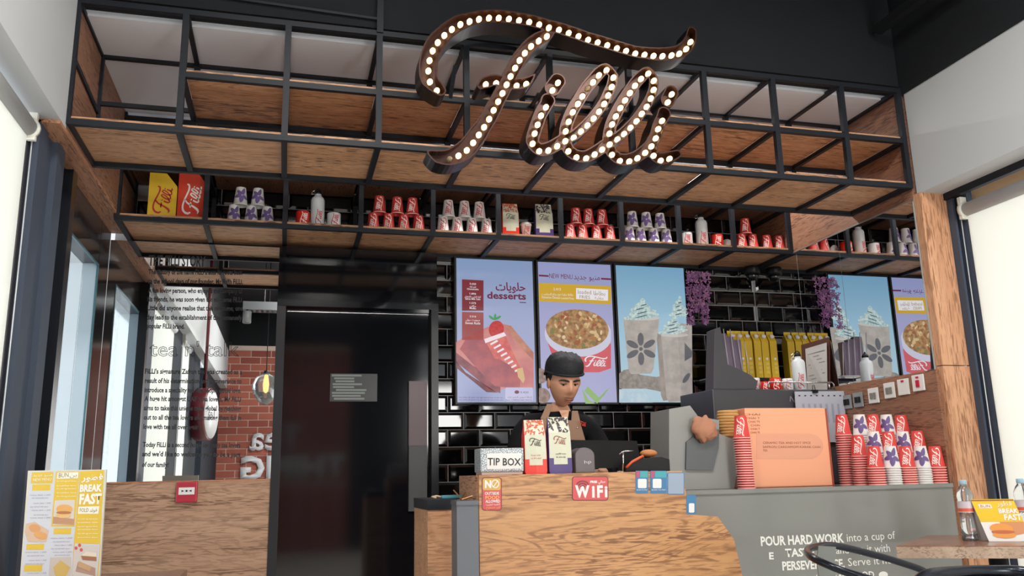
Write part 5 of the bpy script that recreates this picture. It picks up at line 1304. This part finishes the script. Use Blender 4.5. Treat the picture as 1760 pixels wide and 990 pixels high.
for k, (s, x0, y_, x1) in enumerate((('CERAMIC TEA AND HOT SPICE', 1311, 763, 1393), ('SAFRON CARDAMOM KARAK CHAI .', 1311, 770, 1413), ('TEA', 1311, 776, 1319))): ptext(s, x0, y_, x1, y_, 4, M_COPT, cb, plb, off=.002)
for k in range(6): ptext('CHAI TEA'[:5+k % 3], 1278+k*4 if k < 4 else 1290, 714+6.2*k, 1306, 714+6.2*k, 3.5, M_COPT, cb, plb, off=.002)
# ------------------------------------------------------------------ cup stacks at right
pitch = .0118
def hgt(n): return CH+pitch*(n-1)
def front_row(pxs, kinds, y, topy, nm, n_adj=0):
    for i, (px, kd) in enumerate(zip(pxs, kinds)):
        tz = at(px, topy[i] if isinstance(topy, tuple) else topy, y=y).z; n = max(1, round((tz-zg-CH)/pitch)+1)
        x = at(px, 800, y=y).x
        wd = 'red' if kd == 'red' else 'purple flower'
        stack(kd, wd, x, y, n, '%s from left, %s row' % (ORD[i], nm), 'nested %s cups, stack %d of the %s row' % (wd, i+1, nm), pitch=(tz-zg-CH)/max(1, n-1))
front_row((1505, 1533, 1559, 1585, 1610), ('red', 'flower', 'red', 'flower', 'red'), 3.662, 767, 'front')
front_row((1479, 1507, 1533, 1558, 1583), ('red', 'flower', 'red', 'flower', 'red'), 3.76, (748, 742, 742, 742, 741), 'middle')
front_row((1455, 1486, 1509, 1533, 1558), ('red', 'flower', 'red', 'flower', 'red'), 3.86, (713, 713, 713, 713, 714), 'back')
# ------------------------------------------------------------------ espresso machine behind
M_MACH = mat('machine_charcoal', C(60, 60, 66), .4)
ye = 4.42; A = at(1226, 700, y=ye).x; B = at(1367, 690, y=ye).x; T = at(1330, 669, y=ye).z
em = thing('espresso_machine', 'charcoal espresso machine with mugs on its railed top', 'coffee machine', ((A+B)/2, ye, .9))
MB().box(A, 3.2, ye, ye+.42, zg, T).build('body', M_MACH, em, bevel=.008)
ptext('N', 1357, 690, 1366, 692, 10, mat('machine_letter', C(150, 150, 156), .4), em, dict(y=ye), off=.002)
zr = T+.045
mb = MB(); xr0, xr1 = at(1325, 665, y=ye).x, at(1436, 668, y=ye-.01).x
mb.tube([(xr0, ye+.02, zr), (xr1, ye+.02, zr), (xr1+.012, ye+.02, zr-.01), (xr1+.012, ye+.02, T+.001)], .005, 8)
mb.tube([(xr1-.02, ye+.02, T), (xr1-.02, ye+.02, zr)], .005, 8); mb.tube([(xr0, ye+.02, zr), (xr0, ye+.02, T)], .005, 8); mb.build('rail', M_CHROME, em)
tw = MB(); a = at(1228, 690, y=ye+.02); b = at(1248, 690, y=ye+.02)
th1 = at(1240, 560, y=ye+.02).z
gr = thing('coffee_grinder', 'dark grey coffee grinder standing left on the espresso machine', 'grinder', ((a.x+b.x)/2, ye+.08, T))
g1 = (a.x+b.x)/2
MB().prism([at(*p, y=ye+.02) if i not in (0, 1) else Vector((at(*p, y=ye+.02).x, ye+.02, T+.0005)) for i, p in enumerate(((1226, 668), (1300, 668), (1302, 655), (1290, 644), (1270, 634), (1250, 626), (1246, 600), (1238, 562), (1228, 566)))], (0, .1, 0)).build('body', M_MACH, gr, bevel=.003)
# parcels of capsules (dull purple grey) in front of the cartons
t = thing('wire_rack', 'wire rack holding muted purple packets behind the grinder', 'rack', at(1262, 640, y=4.9))
R = random.Random(9); mb = MB()
x0, z0 = at(1240, 645, y=4.9).x, at(1240, 645, y=4.9).z; x1, z1 = at(1280, 572, y=4.9).x, at(1260, 567, y=4.9).z
for k in range(5): mb.tube([(x0+(x1-x0)*k/4, 4.88, z0), (x0+(x1-x0)*k/4-.02, 4.88, z1-.04*max(0, k-2))], .003, 5)
mb.tube([(x0, 4.88, z0), (x1+.01, 4.88, z0)], .004, 5).tube([(x0, 5.2, z0-.0), (x0, 4.88, z0)], .004, 5).tube([(x1, 5.2, z0), (x1, 4.88, z0)], .004, 5)
mb.build('wires', mat('white_wire', C(190, 190, 196), .3), t)
for k in range(3):
    o = MB().box(0, .052, 0, .05, 0, z1-z0-.03-.02*k).build('packet', mat('muted_purple_packet', C(112, 98, 118), .5, vary=.2), None, local=True)
    tag(o, 'muted purple packet in the wire rack, %s from left' % ORD[k], 'packet', 'packets in the wire rack'); o.location = (x0+.004+k*.052, 4.90, z0+.005)
# clutter on the machine top
def pxs(px, y=ye+.08): return at(px, 660, y=y).x
GM2 = 'mugs on the espresso machine'
def on_top(o, px, lb, cat, grp, s=1, y=ye+.08): place(o, pxs(px, y), y, T+.0005, lb, cat, grp); o.scale = (s, s, s); return o
on_top(copy_tree(mugW), 1296, 'white mug at the left on the espresso machine beside the grinder', 'mug', GM2, .9, ye+.17)
on_top(copy_tree(mugR), 1314, 'vermilion mug between two white mugs on the espresso machine', 'mug', GM2, .6, ye+.10)
on_top(copy_tree(mugR), 1333, 'glossy red mug left of the white mug by the bottle on the machine', 'mug', GM2, .82)
on_top(copy_tree(mugW), 1354, 'white mug directly left of the bottle on the espresso machine', 'mug', GM2, .78)
o = on_top(copy_tree(bott), 1375, 'white metal bottle standing on the espresso machine', 'bottle', None, 1.0)
# certificate and clipboard leaning on the wall
M_CERT = mat('certificate_paper', C(190, 188, 186), .5)
t = thing('framed_certificate', 'brown framed certificate leaning beside the white bottle', 'frame', at(1404, 664, y=4.62))
q = [at(1380, 592, y=4.76), at(1426, 579, y=4.50), at(1427, 668, y=4.50), at(1383, 668, y=4.76)]
q[2].z = q[3].z = T+.0; 
q2 = [at(1384, 600, y=4.73), at(1421, 589, y=4.52), at(1422, 668, y=4.52), at(1388, 668, y=4.73)]
for p in q2[2:]: p.z = T+.008
MB().prism(q, (0, .02, 0)).build('frame', mat('brown_frame', C(84, 50, 44), .5), t)
MB().prism([p+Vector((-.004, -.006, 0)) for p in q2], (-.001, -.001, 0)).build('paper', M_CERT, t)
cn = (q2[1]-q2[0]).cross(Vector((0, 0, 1))).normalized(); cn = cn if cn.y < 0 else -cn
for k in range(9):
    u0, u1, f_ = .12+.1*(k % 3), .9-.13*((k*2) % 3), .14+.08*k
    P_ = lambda u, v: q2[0].lerp(q2[1], u).lerp(q2[3].lerp(q2[2], u), v)+Vector((-.004, -.006, 0))+cn*.0025
    MB().poly([P_(u0, f_), P_(u1, f_), P_(u1, f_+.018), P_(u0, f_+.018)]).build('text_line', mat('cert_ink', C(136, 134, 134), .5), t)
t = thing('clipboard', 'dark brown board leaning behind the framed certificate', 'board', at(1436, 664, y=4.7))
q = [at(1429, 580, y=4.72), at(1434, 580, y=4.72), at(1449, 664, y=4.66), at(1430, 668, y=4.66)]; q[2].z = q[3].z = T+.0
MB().prism(q, (0, .015, 0)).build('board', mat('taupe_board', C(92, 78, 70), .6), t)
MB().prism([q[1]+Vector((-.004, -.002, 0)), q[1]+Vector((.004, -.002, 0)), q[2]+Vector((.004, -.002, 0)), q[2]+Vector((-.006, -.002, 0))], (0, .02, 0)).build('edge_strip', M_CHROME, t)
# plastic sleeve with a price list hanging from the rail
t = thing('paper_sleeve', 'clear punched sleeve with a price list clipped to the machine rail', 'document', at(1410, 672, y=ye-.02))
q = [at(1366, 673, y=ye-.03), at(1452, 672, y=ye-.03), at(1454, 760, y=ye-.03), at(1372, 760, y=ye-.03)]
MB().prism(q, (0, .004, 0)).build('sheet', mat('sleeve_white', C(178, 182, 194), .3), t)
mb = MB()
for k in range(8):
    c = at(1374+k*10, 680, y=ye-.031); mb.box(c.x-.006, c.x+.006, c.y-.0006, c.y-.0002, c.z-.003, c.z+.003)
mb.build('punched_holes', M_BLACKPL, t)
mb = MB()
for k in range(7):
    c = at(1380+k*10, 700, y=ye-.031); mb.box(c.x-.003, c.x+.012, c.y-.0006, c.y-.0002, c.z-.09, c.z+.02)
mb.build('printed_columns', mat('print_grey', C(150, 154, 172), .5), t)
c = at(1401, 672, y=ye-.04)
mb = MB(); mb.box(c.x-.014, c.x+.014, ye-.05, ye-.015, c.z-.012, c.z+.006); mb.tube([(c.x-.01, ye-.03, c.z), (c.x-.006, ye-.03, c.z+.035), (c.x+.004, ye-.03, c.z+.036), (c.x+.01, ye-.03, c.z)], .002, 6); mb.build('binder_clip', M_BLACKPL, t)
# shelves behind with yellow and vermilion cartons
M_CARY = mat('carton_yellow', C(214, 176, 34), .45); M_CARO = mat('carton_vermilion', C(206, 70, 34), .45)
xs0, xs1 = at(1240, 650, y=5.1).x, XR-.004
zy = at(1320, 651, y=5.06).z; zo = zy-.31
for k, zz in enumerate((zy, zo)):
    tag(MB().box(xs0-.1, xs1, 5.0, YW-.012, zz-.018, zz).build('wall_shelf', M_STEEL, None), ('upper' if k == 0 else 'lower')+' dark wall shelf carrying the '+('yellow' if k == 0 else 'vermilion')+' cartons', 'shelf')
def carton(m, nm):
    w_, d_, h_ = .0525, .070, .250
    mb = MB(); W2 = w_/2
    mb.add([(-W2, -d_/2, 0), (W2, -d_/2, 0), (W2, d_/2, 0), (-W2, d_/2, 0), (-W2, -d_/2, h_), (W2, -d_/2, h_), (W2, d_/2, h_), (-W2, d_/2, h_), (-W2, .0, h_+.055), (W2, .0, h_+.055), (-W2, 0, h_+.072), (W2, 0, h_+.072)],
           [(0, 1, 5, 4), (1, 2, 6, 5), (2, 3, 7, 6), (3, 0, 4, 7), (3, 2, 1, 0), (4, 5, 9, 8), (6, 7, 8, 9), (5, 6, 9), (7, 4, 8), (8, 9, 11, 10)])
    o = mb.build('milk_carton', m, None, local=True)
    cp = MB(); cp.lathe([(.0145, 0), (.0155, .003), (.0155, .014), (.013, .016), (.001, .016)], (0, 0, 0), 16)
    n_ = Vector((0, -.82, .57)).normalized(); rot = n_.to_track_quat('Z', 'Y').to_matrix()
    for v in cp.v: v[:] = rot@v+Vector((0, -d_/4-.002, h_+.03))
    cp.build('cap', M_WHITEPAPER, o, local=True)
    lb = MB(); lb.add([(.009*math.cos(2*PI*k/12)+.006, -d_/2-.0008, .13+.009*math.sin(2*PI*k/12)) for k in range(12)], [list(range(12))]); lb.build('round_label', M_WHITEPAPER, o, local=True)
    lb = MB()
    for k in range(3): lb.box(-.004, .018, -d_/2-.0008, -d_/2-.0003, .03+k*.028, .05+k*.028)
    lb.build('print_blocks', mat(nm+'_print', C(224, 196, 90) if nm == 'y' else C(230, 120, 80), .5), o, local=True)
    return o
cy = carton(M_CARY, 'y'); co = carton(M_CARO, 'o')
for i, px in enumerate((1258, 1270, 1283, 1298, 1311, 1325, 1339, 1352, 1366, 1380)):
    o = cy if i == 0 else copy_tree(cy)
    y_ = 5.06 if i not in (1,) else 5.15
    y_ = 5.06
    x = at(px, 572, y=5.04).x
    if i > 0: x = max(x, last+.0535)
    if x > XR-.031: drop_tree(o); break
    last = x
    o.location = (x, y_, zy+.0005); tag(o, 'yellow gable carton with white cap, %s from left on the upper shelf' % ORD[i], 'carton', 'yellow cartons')
for i in range(8):
    o = co if i == 0 else copy_tree(co); x = at(1275, 645, y=5.04).x+i*.054
    if x > XR-.031: drop_tree(o); break
    o.location = (x, 5.05, zo+.0005); o.scale = (1, 1, .94); tag(o, 'vermilion gable carton with white cap, %s from left on the lower shelf' % ORD[i], 'carton', 'vermilion cartons')
# ------------------------------------------------------------------ switches on the right panel
XS = XR-.0215
for i, (px, py, k) in enumerate(((1457, 691, 'black double switch in a steel plate, nearest the corner'), (1476, 687, 'steel plate with two black rockers, second from the corner'), (1502.5, 680, 'white plate with two grey rocker pairs, third from the corner'), (1530, 671, 'white plate with two small grey rockers, fourth from the corner'), (1554, 665, 'blank white plate with a small red lamp, fifth from the corner'), (1579.5, 658, 'white plate with a big red rocker switch, nearest the pilaster'))):
    c = at(px, py, x=XS); t = thing('wall_switch', k, 'switch', c, 'switch plates on the oak panel'); 
    hh = .043 if i else .041; w2 = .043
    MB().box(XS-.008, XS, c.y-w2, c.y+w2, c.z-hh, c.z+hh).build('plate', M_WHITEPAPER if i > 1 else mat('switch_steel', C(160, 160, 162), .3, metal=.5), t, bevel=.003)
    if i in (0, 1, 2, 3):
        for s in (-1, 1):
            MB().box(XS-.0125, XS-.0085, c.y+s*.014-.010, c.y+s*.014+.010, c.z-.018, c.z+.016).build('rocker', M_BLACKPL if i < 2 else mat('rocker_grey', C(130, 128, 120), .4), t)
    if i == 4: MB().box(XS-.011, XS-.0085, c.y-.01, c.y+.01, c.z+.026, c.z+.036).build('red_lamp', mat('switch_red', C(190, 30, 60), .35), t)
    if i == 5:
        MB().box(XS-.013, XS-.0085, c.y-.012, c.y+.012, c.z-.022, c.z+.014).build('rocker', mat('switch_red', C(190, 30, 60), .35), t); MB().box(XS-.011, XS-.0085, c.y-.01, c.y+.01, c.z+.024, c.z+.033).build('red_lamp', mat('switch_red', C(190, 30, 60), .35), t)
# ------------------------------------------------------------------ right table with bottles and card
zt = EYE-.32
A = at(1540, 938, z=-.32); B = at(1600, 918, z=-.32); D = at(1760, 938, z=-.32)
A.z = B.z = D.z = zt
u_ = (D-A).normalized()*1.1; v_ = (B-A).normalized()*.62
v_ = Vector((v_.x, min(v_.y, 3.6-A.y), 0))
rt = thing('cafe_table', 'walnut topped cafe table at the right edge', 'table', A+(u_+v_)/2-Vector((0, 0, zt)))
q = [A, Vector((3.30, A.y-(3.30-A.x)*.585, zt)), Vector((3.36, 3.30, zt)), A+v_]
th_ = .045
MB().prism([p-Vector((0, 0, .0)) for p in q], (0, 0, -.004)).build('table_top', M_TABLE, rt)
MB().prism([p-Vector((0, 0, .0042)) for p in q], (0, 0, -th_)).build('edge_band', M_TABLEEDGE, rt)
cc = A+Vector((.5, .0, 0))
mb = MB(); mb.tube([(cc.x, cc.y, zt-.05), (cc.x, cc.y, .03)], .035, 16); mb.build('pedestal', M_STEEL, rt)
MB().lathe([(.26, 0), (.26, .012), (.05, .03)], (cc.x, cc.y, 0), 24).build('base', M_STEEL, rt)
M_BOT = mat('clear_plastic', (.95, .97, 1, 1), .06, trans=.93, spec=.6)
def water_bottle(c, label):
    t = thing('water_bottle', label, 'bottle', c, 'water bottles on the cafe table')
    h = .255; pr_ = [(.028, .0), (.033, .004)]
    for k in range(16): pr_ += [(.0325-.0022*(k % 2)-.003*math.sin(PI*k/15)*(k > 5), .012+k*.0105)]
    pr_ += [(.0325, .185), (.031, .200), (.022, .222), (.0135, .234), (.0125, .242)]
    MB().lathe(pr_, c, 24, cap=False).build('bottle_body', M_BOT, t)
    MB().lathe([(.0295, .006), (.0295, .15), (.001, .151)], c, 20).build('water', mat('water', (.97, .99, 1, 1), 0, trans=1), t)
    MB().lathe([(.0334, .118), (.0334, .165)], c, 24, cap=False).build('label', mat('bottle_label', C(206, 196, 206), .4), t)
    MB().lathe([(.0337, .122), (.0337, .136)], c, 24, cap=False).build('label_band', mat('label_orange', C(222, 100, 70), .4), t)
    MB().lathe([(.0145, .236), (.0155, .238), (.0155, .254), (.014, .256), (.001, .256)], c, 20).build('bottle_cap', mat('cap_blue', C(150, 186, 206), .35), t)
c = at(1668, 929, z=-.32); c.z = zt+.0005; water_bottle(c, 'clear water bottle with pale blue cap left of the yellow card'); 
c = at(1768, 927, z=-.32); c.z = zt+.0005; water_bottle(c, 'second water bottle cut by the right edge of the view')
# tent card
e = at(1700, 931, z=-.32); f_ = at(1775, 931, z=-.32); e.z = f_.z = zt+.001
tc_ = thing('tent_card', 'yellow and white tent card advertising breakfast on the cafe table', 'card', (e+f_)/2)
up_ = at(1690, 858, y=e.y+.03)-e; hz_ = at(1695, 858, y=e.y+.02).z-e.z
bk = Vector((.0, .05, hz_)); n_ = (f_-e).cross(bk).normalized(); 
if n_.y > 0: n_ = -n_
dxy = Vector((-.02, 0, 0))
MB().prism([e, f_, f_+bk+dxy, e+bk+dxy], -n_*.002).build('front_leaf', M_WHITEPAPER, tc_)
MB().prism([e+Vector((0, .1, 0)), f_+Vector((0, .1, 0)), f_+bk+dxy, e+bk+dxy], n_*-.002).build('rear_leaf', M_WHITEPAPER, tc_)
def T2(u, v, o=.001): return e+(f_-e)*u+(bk+dxy)*v+n_*o
M_YEL = mat('print_yellow', C(228, 190, 30), .5); M_BUN = mat('print_bun', C(226, 150, 70), .5); M_BOARD = mat('print_board', C(206, 140, 96), .5)
MB().poly([T2(0, .46), T2(1, .46), T2(1, 1), T2(0, 1)]).build('yellow_field', M_YEL, tc_)
MB().poly([T2(.45, .10), T2(1, .2), T2(1, .46), T2(.45, .46)]).build('board_print', M_BOARD, tc_)
for nm, cy_, ry, m in (('bun_print', .30, .12, M_BUN), ('filling_print', .22, .04, mat('print_filling', C(190, 100, 60), .5)), ('bun_print', .15, .08, M_BUN)): MB().poly([T2(.42+.27*math.cos(2*PI*k/20), cy_+ry*math.sin(2*PI*k/20), .002 if nm != 'filling_print' else .003) for k in range(20)]).build(nm, m, tc_)
MB().poly([T2(.12, .78, .002), T2(.42, .78, .002), T2(.42, .88, .002), T2(.12, .88, .002)]).build('white_tag', M_STW, tc_)
text('BREAK', T2(.52, .66), T2(.98, .66), .020, M_STW, tc_, bold=.04, nrm=n_, off=.002); text('FAST', T2(.58, .50), T2(.98, .50), .024, M_STW, tc_, bold=.04, nrm=n_, off=.002); text('فطور', T2(.55, .84), T2(.9, .84), .022, M_STW, tc_, ar=True, nrm=n_, off=.002); text('BUN', T2(.15, .80), T2(.38, .80), .012, mat('print_ochre', C(190, 150, 40), .5), tc_, nrm=n_, off=.003)
MB().poly([T2(0, .955, .002), T2(1, .955, .002), T2(1, .985, .002), T2(0, .985, .002)]).build('top_line', mat('print_brown', C(150, 100, 40), .5), tc_)
# ------------------------------------------------------------------ metal armchairs
M_CHB = mat('gunmetal_lacquer', C(34, 38, 48), .22, metal=.5)
M_CHG = mat('splat_grey', C(118, 122, 120), .25, metal=.4)
def armchair(name, label, back, armF, armN, seatc, splat=True):
    t = thing(name, label, 'chair', (seatc.x, seatc.y, 0), None)
    mb = MB(); P = [armF[-1]]+armF[-2::-1]+back+armN
    # smooth path
    Q = []
    for i in range(len(P)-1):
        p0, p1, p2, p3 = P[max(0, i-1)], P[i], P[i+1], P[min(len(P)-1, i+2)]
        for k in range(5):
            s = k/5; Q.append(.5*(2*p1+(p2-p0)*s+(2*p0-5*p1+4*p2-p3)*s*s+(3*p1-p0-3*p2+p3)*s**3))
    Q.append(P[-1]); mb.tube(Q, .0135, 10); mb.build('arm_hoop', M_CHB, t)
    return t
zs_ = .46
back = [at(1402, 940, y=2.96), at(1388, 946, y=2.86), at(1396, 958, y=2.74)]
armF = [at(1425, 937, y=3.02), at(1456, 942, y=3.04), at(1500, 953, y=3.04), at(1545, 966, y=3.03), at(1592, 984, y=3.02), at(1606, 1010, y=3.01)]
armN = [at(1425, 972, y=2.66), at(1456, 984, y=2.62), at(1486, 993, y=2.60), at(1530, 1008, y=2.58), at(1560, 1045, y=2.58)]
sc_ = Vector((2.05+.02, 2.80, zs_))
ch = armchair('metal_armchair', 'dark metal armchair with a grey back splat in front of the grey counter', back, armF[:], armN[:], sc_)
bx_ = back[1]
xa, xb = back[1].x+.02, armN[-1].x-.02; ya, yb2 = 2.62, 3.0
mb = MB(); mb.prism([Vector((xa+.03, ya+.02, zs_)), Vector((xb, ya-.01, zs_)), Vector((xb, yb2+.01, zs_)), Vector((xa+.03, yb2-.02, zs_))], (0, 0, .02)); mb.build('seat', M_CHB, ch, bevel=.006)
for x, y, dx, dy in ((xa+.05, ya+.04, -.05, -.02), (xa+.05, yb2-.04, -.05, .02), (xb-.02, ya+.02, .04, -.02), (xb-.02, yb2-.02, .04, .02)): MB().bar((x, y, zs_), (x+dx, y+dy, 0), .035, .02).build('leg', M_CHB, ch)
for p in (armF[-1], armN[-1]): MB().tube([p, (p.x, p.y, zs_)], .012, 8).build('arm_post', M_CHB, ch)
sp0 = [at(1409, 937, y=2.93), at(1435, 937, y=2.97)]
mb = MB(); w0 = back[0]+Vector((.006, -.03, .004))
q = [at(1407, 938, y=2.9), at(1437, 940, y=2.9), at(1434, 975, y=2.9), at(1437, 992, y=2.9), at(1408, 992, y=2.9), at(1404, 965, y=2.9)]
base_c = (q[3]+q[4])/2
q[3:5] = [Vector((q[3].x+.01, 2.88, zs_+.02)), Vector((q[4].x+.0, 2.88, zs_+.02))]
mb.prism(q, (0, .004, 0)); mb.build('back_splat', M_CHG, ch)
# second chair cut by the lower right corner
t = thing('metal_armchair', 'dark blue metal chair back cut off at the lower right corner', 'chair', (1.95, 2.05, 0))
P = [at(1560, 1020, y=2.1), at(1588, 991, y=2.12), at(1625, 984, y=2.14), (at(1690, 981, y=2.14)), at(1760, 983, y=2.1), at(1830, 1000, y=2.0)]
Q = []
for i in range(len(P)-1):
    p0, p1, p2, p3 = P[max(0, i-1)], P[i], P[i+1], P[min(len(P)-1, i+2)]
    for k in range(5):
        s = k/5; Q.append(.5*(2*p1+(p2-p0)*s+(2*p0-5*p1+4*p2-p3)*s*s+(3*p1-p0-3*p2+p3)*s**3))
MB().tube(Q, .016, 12).build('back_hoop', M_CHB, t)
zz = Q[10].z; m0, m1 = P[1], P[4]
MB().prism([P[1]-Vector((0, 0, .02)), P[2]-Vector((0, 0, .01)), P[3]-Vector((0, 0, .01)), P[4]-Vector((0, 0, .02)), Vector((P[4].x-.06, P[4].y, zs_)), Vector((P[1].x+.06, P[1].y, zs_))], (0, .003, 0)).build('back_panel', M_CHB, t)
MB().box(P[1].x+.0, P[4].x, 1.68, 2.1, zs_-.02, zs_).build('seat', M_CHB, t)
for x in (P[1].x+.02, P[4].x-.02):
    for y in (1.72, 2.06): MB().bar((x, y, zs_-.02), (x+.03*(1 if x > 1.6 else -1), y, 0), .03, .02).build('leg', M_CHB, t)
# ------------------------------------------------------------------ left table and menu board
A = at(322, 979, z=-.35); A.z = EYE-.35
lt = thing('cafe_table', 'dark cafe table corner at the lower left below the oak half wall', 'table', (-.68, 3.45, 0))
MB().box(-.955, A.x, 3.05, A.y, A.z-.035, A.z).build('table_top', M_TABLE, lt, bevel=.003)
MB().tube([(-.68, 3.45, A.z-.035), (-.68, 3.45, .03)], .035, 16).build('pedestal', M_STEEL, lt); MB().lathe([(.26, 0), (.26, .012), (.05, .03)], (-.70, 3.45, 0), 24).build('base', M_STEEL, lt)
yb3 = 3.42
plm = dict(y=yb3)
mbd = thing('menu_board', 'tall yellow and white breakfast menu board standing on the left table', 'menu', (at(110, 990, y=yb3).x, yb3, A.z))
q = [at(48, 809, y=yb3), at(183, 807, y=yb3), at(170, 1010, y=yb3), at(33, 1010, y=yb3)]; q[2].z = q[3].z = A.z+.001
MB().prism(q, (0, .018, 0)).build('board', mat('board_edge', C(214, 212, 200), .4), mbd)
M_PAPB = mat('menu_paper', C(206, 210, 222), .35); M_YM = mat('menu_yellow', C(222, 190, 72), .35)
def mp(name, pts, m, lv=1): return ppoly(name, pts, m, mbd, plm, off=.0005*lv)
mp('left_page', [(52, 811), (95, 810), (82, 1000), (36, 1000)], M_PAPB); mp('middle_page', [(95, 810), (138, 809), (126, 1000), (82, 1000)], M_PAPB); mp('right_page', [(138, 809), (180, 808), (168, 1000), (126, 1000)], M_PAPB)
mp('yellow_head', [(55, 812), (92, 811), (90, 831), (53, 831)], M_YM, 2); mp('yellow_middle', [(96, 811), (137, 810), (128, 905), (88, 905)], M_YM, 2); mp('yellow_right', [(138, 810), (179, 808), (172, 935), (127, 934)], M_YM, 2)
mp('yellow_strip', [(127, 934), (129, 934), (126, 1000), (123, 1000)], M_YM, 2); mp('yellow_strip', [(172, 935), (173, 935), (168, 1000), (166, 1000)], M_YM, 2)
M_YW = mat('menu_white_print', C(240, 238, 228), .4); M_GP = mat('menu_grey_print', C(140, 140, 150), .5); M_OC2 = mat('menu_ochre', C(150, 130, 90), .5)
def mt(s, x0, y0, x1, y1, h, m, **k): ptext(s, x0, y0, x1, y1, h, m, mbd, plm, off=.0022, **k)
mt('فطور', 140, 826, 177, 824, 10, M_YW, ar=True, bold=.03); mt('BREAK', 137, 845, 175, 844, 12, M_YW, bold=.05); mt('FAST', 136, 866, 174, 865, 17, M_YW, bold=.05)
mp('white_tag', [(135, 871), (171, 870), (169, 883), (134, 883)], M_YW, 3); mt('FOLD', 137, 880, 152, 880, 7, M_OC2); mt('فولد', 154, 880, 167, 879, 6, M_OC2, ar=True)
mp('white_tag', [(99, 812.5), (135, 811.5), (134, 822), (98, 823)], M_YW, 3); mt('BUN', 101, 821, 118, 820, 8, M_OC2); mt('بن', 120, 820, 132, 819, 6, M_OC2, ar=True)
mt('منيو جديد', 57, 819, 90, 818, 5, M_YW, ar=True); mt('NEW MENU', 57, 827, 88, 826, 5, M_YW)
for (x0, y0, x1, y1) in ((56, 833, 87, 843), (93, 908, 123, 918), (46, 935, 76, 945), (42, 971, 73, 982)): mp('yellow_tag', [(x0, y0), (x1, y0-.5), (x1-1, y1), (x0-1, y1)], M_YM, 2)
for (x0, x1, ys) in ((52, 87, (852, 857, 866, 872, 878, 886, 891)), (44, 80, (950, 956, 964, 970, 986)), (88, 124, (926, 932, 938, 944, 950, 955))):
    for i, y in enumerate(ys): mt('item served with sauce' if i % 2 else 'menu item 1.200', x0+(i % 3)*3, y, x1-(i % 2)*4, y-.4, 2.2, M_GP)
for (x0, x1, ys) in ((98, 131, (828, 836, 841, 848, 854)), (134, 168, (893, 899, 906, 911, 918, 925))):
    for i, y in enumerate(ys): mt('breakfast item' if i % 2 else 'bun with egg and cheese', x0, y, x1, y-.4, 2.4, M_YW)
FP = lambda n, c: mat(n, c, .45)
mp('photo_bun', [(94, 860), (129, 859), (126, 902), (91, 902)], FP('ph_bg', C(214, 206, 200)), 3); mp('photo_board', [(92, 888), (128, 892), (127, 902), (91, 900)], FP('ph_board', C(190, 146, 118)), 4)
mp('photo_bun_top', ell(111, 875, 14, 8), FP('ph_bun', C(224, 172, 104)), 5); mp('photo_filling', ell(110, 881, 13, 2.5), FP('ph_fill', C(180, 120, 80)), 6); mp('photo_bun_base', ell(109, 886, 13, 4.5), FP('ph_bun2', C(228, 186, 130)), 5)
mp('photo_wrap', [(45, 900), (60, 897), (84, 912), (80, 931), (48, 931), (43, 915)], FP('ph_tray', C(214, 184, 160)), 3); mp('photo_wrap_roll', ell(60, 908, 10, 7, .2), FP('ph_roll', C(216, 160, 108)), 4); mp('photo_fries', ell(70, 920, 11, 6, .3), FP('ph_fries', C(220, 164, 106)), 5)
mp('photo_fold', [(87, 958), (123, 957), (121, 1000), (84, 1000)], FP('ph_bg3', C(200, 190, 184)), 3); mp('photo_fold_bread', [(92, 975), (104, 963), (121, 975), (114, 990), (96, 992)], FP('ph_fold', C(206, 176, 104)), 4)
mp('photo_sandwich', [(128, 938), (168, 937), (165, 990), (124, 990)], FP('ph_bg4', C(208, 200, 196)), 3)
for k, (x, y) in enumerate(((131, 942), (140, 945), (137, 937))): mp('photo_tomato', ell(x, y, 2.6, 3), FP('ph_tom', C(206, 90, 90)), 5)
mp('photo_bread', [(140, 955), (148, 948), (166, 950), (166, 964), (142, 962)], FP('ph_bread', C(224, 214, 196)), 5); mp('photo_meat', [(140, 955), (166, 957), (166, 964), (142, 962)], FP('ph_meat', C(160, 110, 84)), 6); mp('photo_plank', [(134, 966), (164, 976), (164, 990), (130, 982)], FP('ph_plank', C(176, 144, 130)), 4); mp('photo_bread', [(136, 964), (158, 974), (154, 982), (134, 974)], FP('ph_bread2', C(196, 160, 124)), 6)
